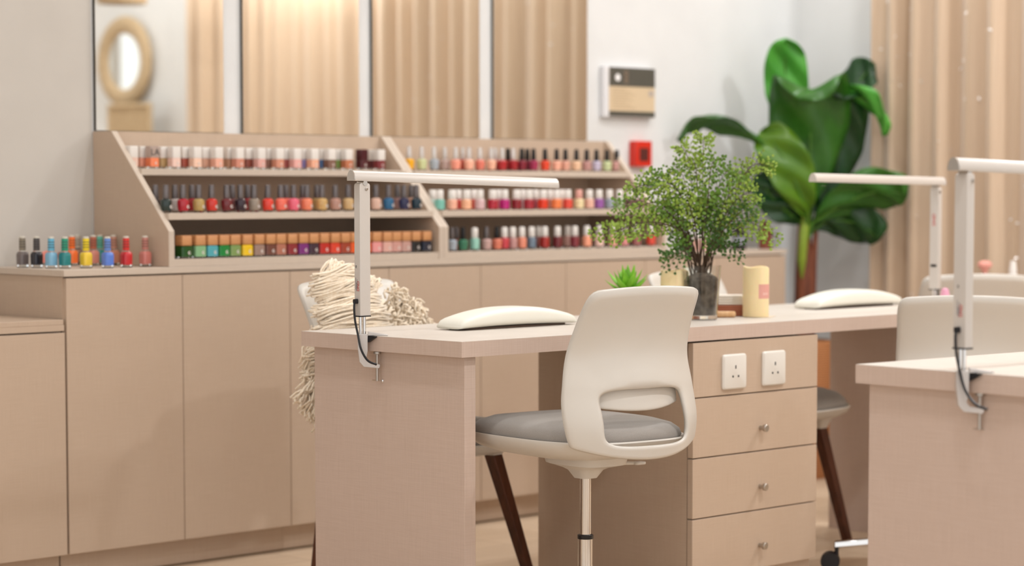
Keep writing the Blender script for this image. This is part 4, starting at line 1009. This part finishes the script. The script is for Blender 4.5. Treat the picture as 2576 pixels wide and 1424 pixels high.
# big front leaf with drooping upper half
bleaf([bpp(.005, .97, .03), bpp(.01, 1.12, .05), bpp(.01, 1.26, .06), bpp(.005, 1.37, .09), bpp(-.02, 1.405, .15), bpp(-.05, 1.36, .20)], .145, 'm', RL, pet((.01, .95, .03)), -.25, .55)
bleaf([bpp(.05, .95, .0), bpp(.075, 1.10, -.01), bpp(.10, 1.25, .0), bpp(.12, 1.36, .03), bpp(.13, 1.37, .09)], .115, 'd', (RL+DP*.2), pet((.03, .93, .0)), -.3, .55)
# right leaf arching over and down, lit
bleaf([bpp(.07, 1.28, .0), bpp(.13, 1.385, .02), bpp(.21, 1.36, .06), bpp(.255, 1.30, .09), bpp(.27, 1.235, .10)], .052, 'l', (DP*.75+UP*.5), pet((.03, 1.05, 0), (.05, 1.2, 0)), .3, .6)
# back right leaf
bleaf([bpp(.10, 1.26, -.06), bpp(.165, 1.38, -.06), bpp(.22, 1.46, -.05), bpp(.25, 1.50, -.03)], .070, 'd', (RL*.5-UP*.6+DP*.5), pet((.05, 1.05, -.03)), .25, .5)
# left leaf arching out
bleaf([bpp(-.10, 1.16, .05), bpp(-.20, 1.235, .09), bpp(-.30, 1.285, .11), bpp(-.38, 1.295, .12), bpp(-.435, 1.27, .12), bpp(-.465, 1.215, .12)], .058, 'm', (DP*.85+UP*.42), pet((-.03, 1.03, .03)), .3, .5)
# left front yellow green leaf
bleaf([bpp(.0, .95, .06), bpp(-.03, 1.03, .10), bpp(-.075, 1.13, .12), bpp(-.13, 1.215, .11), bpp(-.165, 1.255, .08)], .080, 'y', (RL*.75+UP*.5), pet((0, .9, .04)), .2, .55)
# low left dark leaf
bleaf([bpp(-.02, .93, .03), bpp(-.08, .97, .07), bpp(-.14, 1.03, .09), bpp(-.185, 1.10, .09)], .060, 'd', (RL*.55+UP*.75), pet((0, .9, .02)), .2, .6)
# low right broad leaf
bleaf([bpp(.03, .93, .05), bpp(.12, .99, .10), bpp(.21, 1.03, .14), bpp(.29, 1.035, .18), bpp(.335, 1.02, .20)], .085, 'm', (UP*.8+DP*.55), pet((.0, .88, .03)), .3, .6)
bleaf([bpp(.03, .90, .02), bpp(.08, .93, .03), bpp(.15, .93, .05), bpp(.22, .90, .08), bpp(.25, .86, .10)], .080, 'd', (UP*.9+DP*.3), pet((.0, .86, .02)), .3, .6)
bleaf([bpp(-.01, .92, .0), bpp(-.05, 1.03, -.04), bpp(-.10, 1.16, -.05), bpp(-.13, 1.26, -.04)], .07, 'm', RL, pet((0, .9, 0)), .2, .55)
# green stalk in front of the trunk
MB().tube([bpp(-.012, .725, .030), bpp(-.014, .79, .040), bpp(-.006, .90, .04), bpp(.003, 1.0, .035)], [.004, .016, .017, .010], 12).make('young_stalk', leafmat('stalk_green', '6f8a24', '93a83c'), bp)

# ------------------------------------------------------------------ light and camera
wd = bpy.data.worlds.new('world'); SC.world = wd; wd.use_nodes = True
bg = wd.node_tree.nodes['Background']; bg.inputs['Color'].default_value = (.97, .985, 1, 1); bg.inputs['Strength'].default_value = 2.05
def area(name, loc, rot, sx, sy, e, col=(1, .95, .89)):
    L = bpy.data.lights.new(name, 'AREA'); L.shape = 'RECTANGLE'; L.size = sx; L.size_y = sy; L.energy = e; L.color = col
    o = bpy.data.objects.new(name, L); COL.objects.link(o); o.location = loc; o.rotation_euler = rot
    return o

cam = bpy.data.cameras.new('camera'); co = bpy.data.objects.new('camera', cam); COL.objects.link(co)
F_, PIT, YAW, CYP = 5866.7, .068766, .781011, 877.0
cam.sensor_fit = 'HORIZONTAL'; cam.sensor_width = 36; cam.lens = F_*36/2576
cam.shift_y = (CYP-712)/2576
co.location = (0, 0, 1.05); co.rotation_euler = (PI/2-PIT, 0, -YAW)
cam.clip_start = .05; cam.clip_end = 60
cam.dof.use_dof = True; cam.dof.focus_distance = 5.35; cam.dof.aperture_fstop = 2.3
SC.camera = co
SC.view_settings.view_transform = 'Standard'; SC.view_settings.look = 'None'
SC.view_settings.gamma = 1; SC.view_settings.use_curve_mapping = False
SC.view_settings.exposure = -.48
